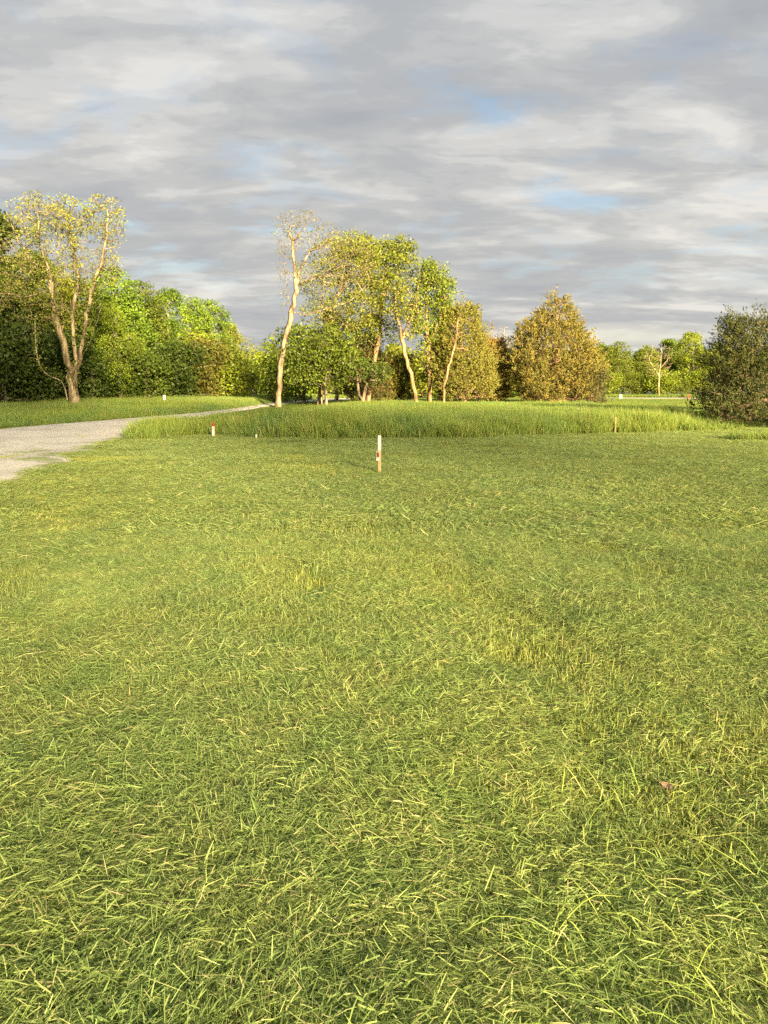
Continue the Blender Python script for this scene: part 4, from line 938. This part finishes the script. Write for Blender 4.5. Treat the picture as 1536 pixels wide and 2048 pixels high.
def shade_row():
    # unseen trees added behind the viewer to shade woodland and grove, soften lawn light
    src = T['lofty'][0]; rr = random.Random(9); k = 0
    for row in range(3):
        for i in range(15):
            x = 2 + i * 5.2 + row * 1.8 + rr.uniform(-1, 1); y = -54 - row * 7 + rr.uniform(-2, 2); s = (1.5 if x < 31 else (1.22 if x < 45 else .9)) * rr.uniform(.92, 1.08)
            lb = 'tall thin leaved shade tree added in the unseen row far behind the viewpoint'; gp = 'unseen row of shade trees behind the viewpoint'
            if k == 0:
                src.location = (x, y, GZ(x, y) - .05); src['label'] = lb; src['group'] = gp; src.scale = (s, s, s)
                for ch in src.children:
                    if ch.name.startswith('crown'): ch.color = (*MD, 1)
            else: dup(src, (x, y, GZ(x, y) - .05), rr.uniform(0, 6.28), (s, s, s), lb, gp, leafcol=(*MD, 1))
            k += 1
shade_row()
for i, (x, y, h) in enumerate(((25.5, 13.0, 9.5), (29.5, 17.5, 9.0))):  # unseen trees added to throw shade on the right-hand cedar
    dup(T['broad'][i], (x, y, GZ(x, y) - .05), 1.0 + i, (h / 11.6 * .85,) * 2 + (h / 11.6,), ('round unseen shade tree outside the right picture edge beside the lawn', 'second unseen shade tree outside the right picture edge beside the lawn')[i], 'unseen shade trees right of the lawn', leafcol=(*DK, 1))
def pale_bare():
    rng = np.random.default_rng(91)
    for (px, d, top, base, lb, wpx) in ((1318, 118, 690, 790, 'pale bare tree with upswept branches against the far woodland', 34), (1003, 92, 655, 795, 'bleached bare tree with fan of twigs between the two cedars', 26)):
        Q = lambda a, b_, dd=0.: P(a, b_, d + dd); b = base_at(px, d); k = d / FPX; h = base - top
        limbs = [[b, Q(px, top + h * .6), Q(px + 4, top + h * .3), Q(px + 6, top)], [Q(px, top + h * .62), Q(px - wpx * .5, top + h * .35), Q(px - wpx * .8, top + h * .1)], [Q(px, top + h * .5), Q(px + wpx * .6, top + h * .25)]]
        A = ell(rng, Q(px, top + h * .32), (wpx * k, 1.6, h * .36 * k), 260, .1)
        make_tree('dead_tree', b, lb, 'tree', None, limbs, A, .12, leaf=None, bark=(1.9, 1.8, 1.3, 1), seed=91, rmin=.018)
pale_bare()

# ------------------------------------------------------------------ stakes, markers and small things
def box_mesh(name, sx, sy, z0, z1, mat, bev=.003, taper=0.):
    import bmesh
    bm = bmesh.new(); bmesh.ops.create_cube(bm, size=1.0)
    for v in bm.verts:
        k = 1 - taper if v.co.z > 0 else 1
        v.co.x *= sx * k; v.co.y *= sy * k; v.co.z = z0 if v.co.z < 0 else z1
    bmesh.ops.bevel(bm, geom=bm.edges[:], offset=bev, segments=1, affect='EDGES')
    me = bpy.data.meshes.new(name); bm.to_mesh(me); bm.free(); me.materials.append(mat); return me
def text_mesh(name, s, size, mat, depth=.001):
    c = bpy.data.curves.new(name, 'FONT'); c.body = s; c.size = size; c.align_x = 'CENTER'; c.align_y = 'CENTER'; c.extrude = depth; c.resolution_u = 3
    o = bpy.data.objects.new(name, c); COL.objects.link(o); bpy.context.view_layer.update()
    me = bpy.data.meshes.new_from_object(o.evaluated_get(bpy.context.evaluated_depsgraph_get())); bpy.data.objects.remove(o); bpy.data.curves.remove(c)
    me.name = name; me.materials.clear(); me.materials.append(mat); return me
M_pine = surf_mat('raw pine', [(0.3, (.26, .17, .08)), (.55, (.36, .25, .125)), (.75, (.45, .33, .18))], scale=9, stretch=(3, 3, .25), bump=.25, dist=.002, rough=.8)
M_white = surf_mat('white paint', [(0.3, (.40, .39, .37)), (.6, (.52, .51, .48))], scale=12, bump=.2, dist=.002, rough=.6)
M_red = surf_mat('faded red', [(0.3, (.22, .025, .016)), (.65, (.36, .05, .03))], scale=14, bump=.2, dist=.002, rough=.6)
M_maroon = surf_mat('maroon print', [(0.35, (.06, .010, .008)), (.55, (.13, .02, .012)), (.7, (.20, .04, .02))], scale=22, bump=.1, dist=.001, rough=.5)
M_orange = surf_mat('orange paint', [(0.3, (.34, .13, .05)), (.65, (.44, .20, .09))], scale=14, bump=.2, dist=.002, rough=.6)
M_ink = surf_mat('dark ink', [(0.3, (.03, .03, .03)), (.7, (.07, .07, .07))], scale=20, bump=.1, dist=.001, rough=.7)
M_pencil = surf_mat('grey handwriting', [(0.3, (.25, .25, .27)), (.7, (.38, .38, .40))], scale=20, bump=.1, dist=.001, rough=.7)
def stake_main():
    g = G(759, 949); e = empty('wooden_stake', (g[0], g[1], GZ(*g)), 'pine stake with white painted top and small red tag, alone on the mown lawn', 'stake', 'survey stakes and markers', R(-24))
    k = g[1] / FPX; H = 77 * k + .01
    sx, sy = .058, .036
    link('shaft', box_mesh('shaft', sx, sy, -.15, H * .62, M_pine), e)
    link('painted_top', box_mesh('painted_top', sx + .003, sy + .003, H * .62, H, M_white), e)
    # handwriting down the painted face: thin wavering strokes
    rng = random.Random(5); V, F = [], []
    z = H * .965
    while z > H * .66:
        gap = rng.random() < .14
        if not gap:
            for s in range(2):
                x = rng.uniform(-.009, .006); dx = rng.uniform(-.010, .012); dz = rng.uniform(-.012, .004); w = .0016; o = len(V); y = -(sy + .003) / 2 - .0006
                V += [(x - w, y, z), (x + w, y, z + w), (x + dx + w, y, z + dz), (x + dx - w, y, z + dz - w)]; F.append((o, o + 1, o + 2, o + 3))
        z -= .011 if not gap else .022
    me = bpy.data.meshes.new('handwriting'); me.from_pydata(V, [], F); me.materials.append(M_pencil); tag(link('handwriting', me, e), kind='stuff')
    # the tag, fixed to the face and standing out past its left edge
    t = link('tag', box_mesh('tag', .060, .003, H * .355, H * .59, M_white, .0008), e); t.location = (-.026, -.0225, 0); t.rotation_euler = (0, 0, R(6))
    r = link('red_print', box_mesh('red_print', .050, .001, H * .435, H * .575, M_maroon, .0003), t); r.location = (0, -.0022, 0)
    r = link('black_line', box_mesh('black_line', .050, .001, H * .368, H * .376, M_ink, .0003), t); r.location = (0, -.0022, 0)
    r = link('black_corner', box_mesh('black_corner', .014, .001, H * .555, H * .575, M_ink, .0003), t); r.location = (-.018, -.0032, 0)
stake_main()
def marker_red():
    g = G(427, 878); k = g[1] / FPX; H = 33 * k; e = empty('marker_post', (g[0], g[1], GZ(*g)), 'white numbered marker post with red knob top against the tall grass', 'marker post', 'survey stakes and markers', R(-14))
    w = 4.6 * k
    link('post', box_mesh('post', w, .03, -.1, H * .75, M_white), e)
    link('edge', box_mesh('edge', .018, .032, -.1, H * .76, M_orange), e).location = (w / 2 + .0092, .002, 0)
    import bmesh
    bm = bmesh.new(); bmesh.ops.create_icosphere(bm, subdivisions=2, radius=w * .62)
    for v in bm.verts: v.co = v.co * (1 + .18 * math.sin(v.co.x * 90 + v.co.z * 60)); v.co.y *= .75; v.co.z = v.co.z * 1.25 + H * .885
    me = bpy.data.meshes.new('knob'); bm.to_mesh(me); bm.free(); me.materials.append(M_red); link('knob', me, e)
    link('neck', box_mesh('neck', w * .6, .02, H * .75, H * .80, M_ink), e)
    for s, z, in (('4', .64), ('5', .50)):
        d = link('digit', text_mesh('digit', s, .10, M_ink), e); d.location = (0, -.0165, H * z); d.rotation_euler = (R(90), 0, 0)
marker_red()
def simple_stake(name, px, py, hpx, wpx, mats, label, split=.5, d=None, cap=None):
    g = (G(px, py) - (0, .9)) if d is None else base_at(px, d)[:2]; k = g[1] / FPX; H = hpx * k; e = empty(name, (g[0], g[1], GZ(*g)), label, 'stake', 'survey stakes and markers', R(random.Random(px).uniform(-30, 10)))
    w = max(.018, wpx * k); link('shaft', box_mesh('shaft', w, w * .5, -.1, H * split, mats[0]), e)
    if cap: link('sign', box_mesh('sign', w * cap, .02, H * split, H, mats[1]), e)
    else: link('painted_top', box_mesh('painted_top', w * 1.04, w * .54, H * split, H, mats[1]), e)
simple_stake('short_stake', 521, 877, 12, 3.0, (M_orange, M_white), 'short stake with orange foot and white top at the tall grass edge', .45)
simple_stake('slim_stake', 1217, 863, 33, 2.2, (M_pine, M_orange), 'slim orange tipped wooden stake against the tall grass, right side', .75)
simple_stake('roadside_marker', 329, 810, 24, 2.6, (M_pine, M_white), 'white roadside marker on a post in the verge before the dark woodland', .62, d=52, cap=2.0)
simple_stake('short_stake', 1241, 798, 9, 4.5, (M_white, M_white), 'tiny white marker at the near rim of the far gravel road', .5, d=92)
simple_stake('short_stake', 1377, 797, 8, 3.2, (M_red, M_red), 'tiny red marker beside the far gravel road', .5, d=100)
simple_stake('short_stake', 738, 808, 10, 4.0, (M_pine, M_pine), 'short weathered stake standing by the low double stemmed tree', .6, d=52)
# dead leaf on the lawn
def dead_leaf():
    g = G(1343, 1612); rng = np.random.default_rng(2); V = []; n = 9
    for i in range(n):
        t = i / (n - 1); w = .017 * math.sin(math.pi * min(1, t * 1.05 + .02)) ** .8; z = .02 * t * (1 - t) * 2 + .006 * math.sin(t * 9)
        V += [(-w, t * .055, z + .008), (0, t * .055, z), (w, t * .055, z + .011)]
    F = []
    for i in range(n - 1):
        for j in range(2): F.append((i * 3 + j, i * 3 + j + 1, i * 3 + j + 4, i * 3 + j + 3))
    me = bpy.data.meshes.new('dead_leaf'); me.from_pydata(V, [], F); me.materials.append(surf_mat('dry leaf', [(.3, (.06, .04, .028)), (.7, (.14, .095, .07))], scale=40, bump=.5, dist=.002))
    o = link('dead_leaf', me); o.location = (g[0], g[1], GZ(*g) + .055); o.rotation_euler = (R(15), R(-20), R(50)); tag(o, 'curled brown dead leaf lying in the stubble, lower right of the lawn', 'leaf')
dead_leaf()
tri = {o.data.name: sum(len(p.vertices) - 2 for p in o.data.polygons) if len(o.data.polygons) < 3000 else len(o.data.polygons) * 2 for o in S.objects if o.type == 'MESH'}
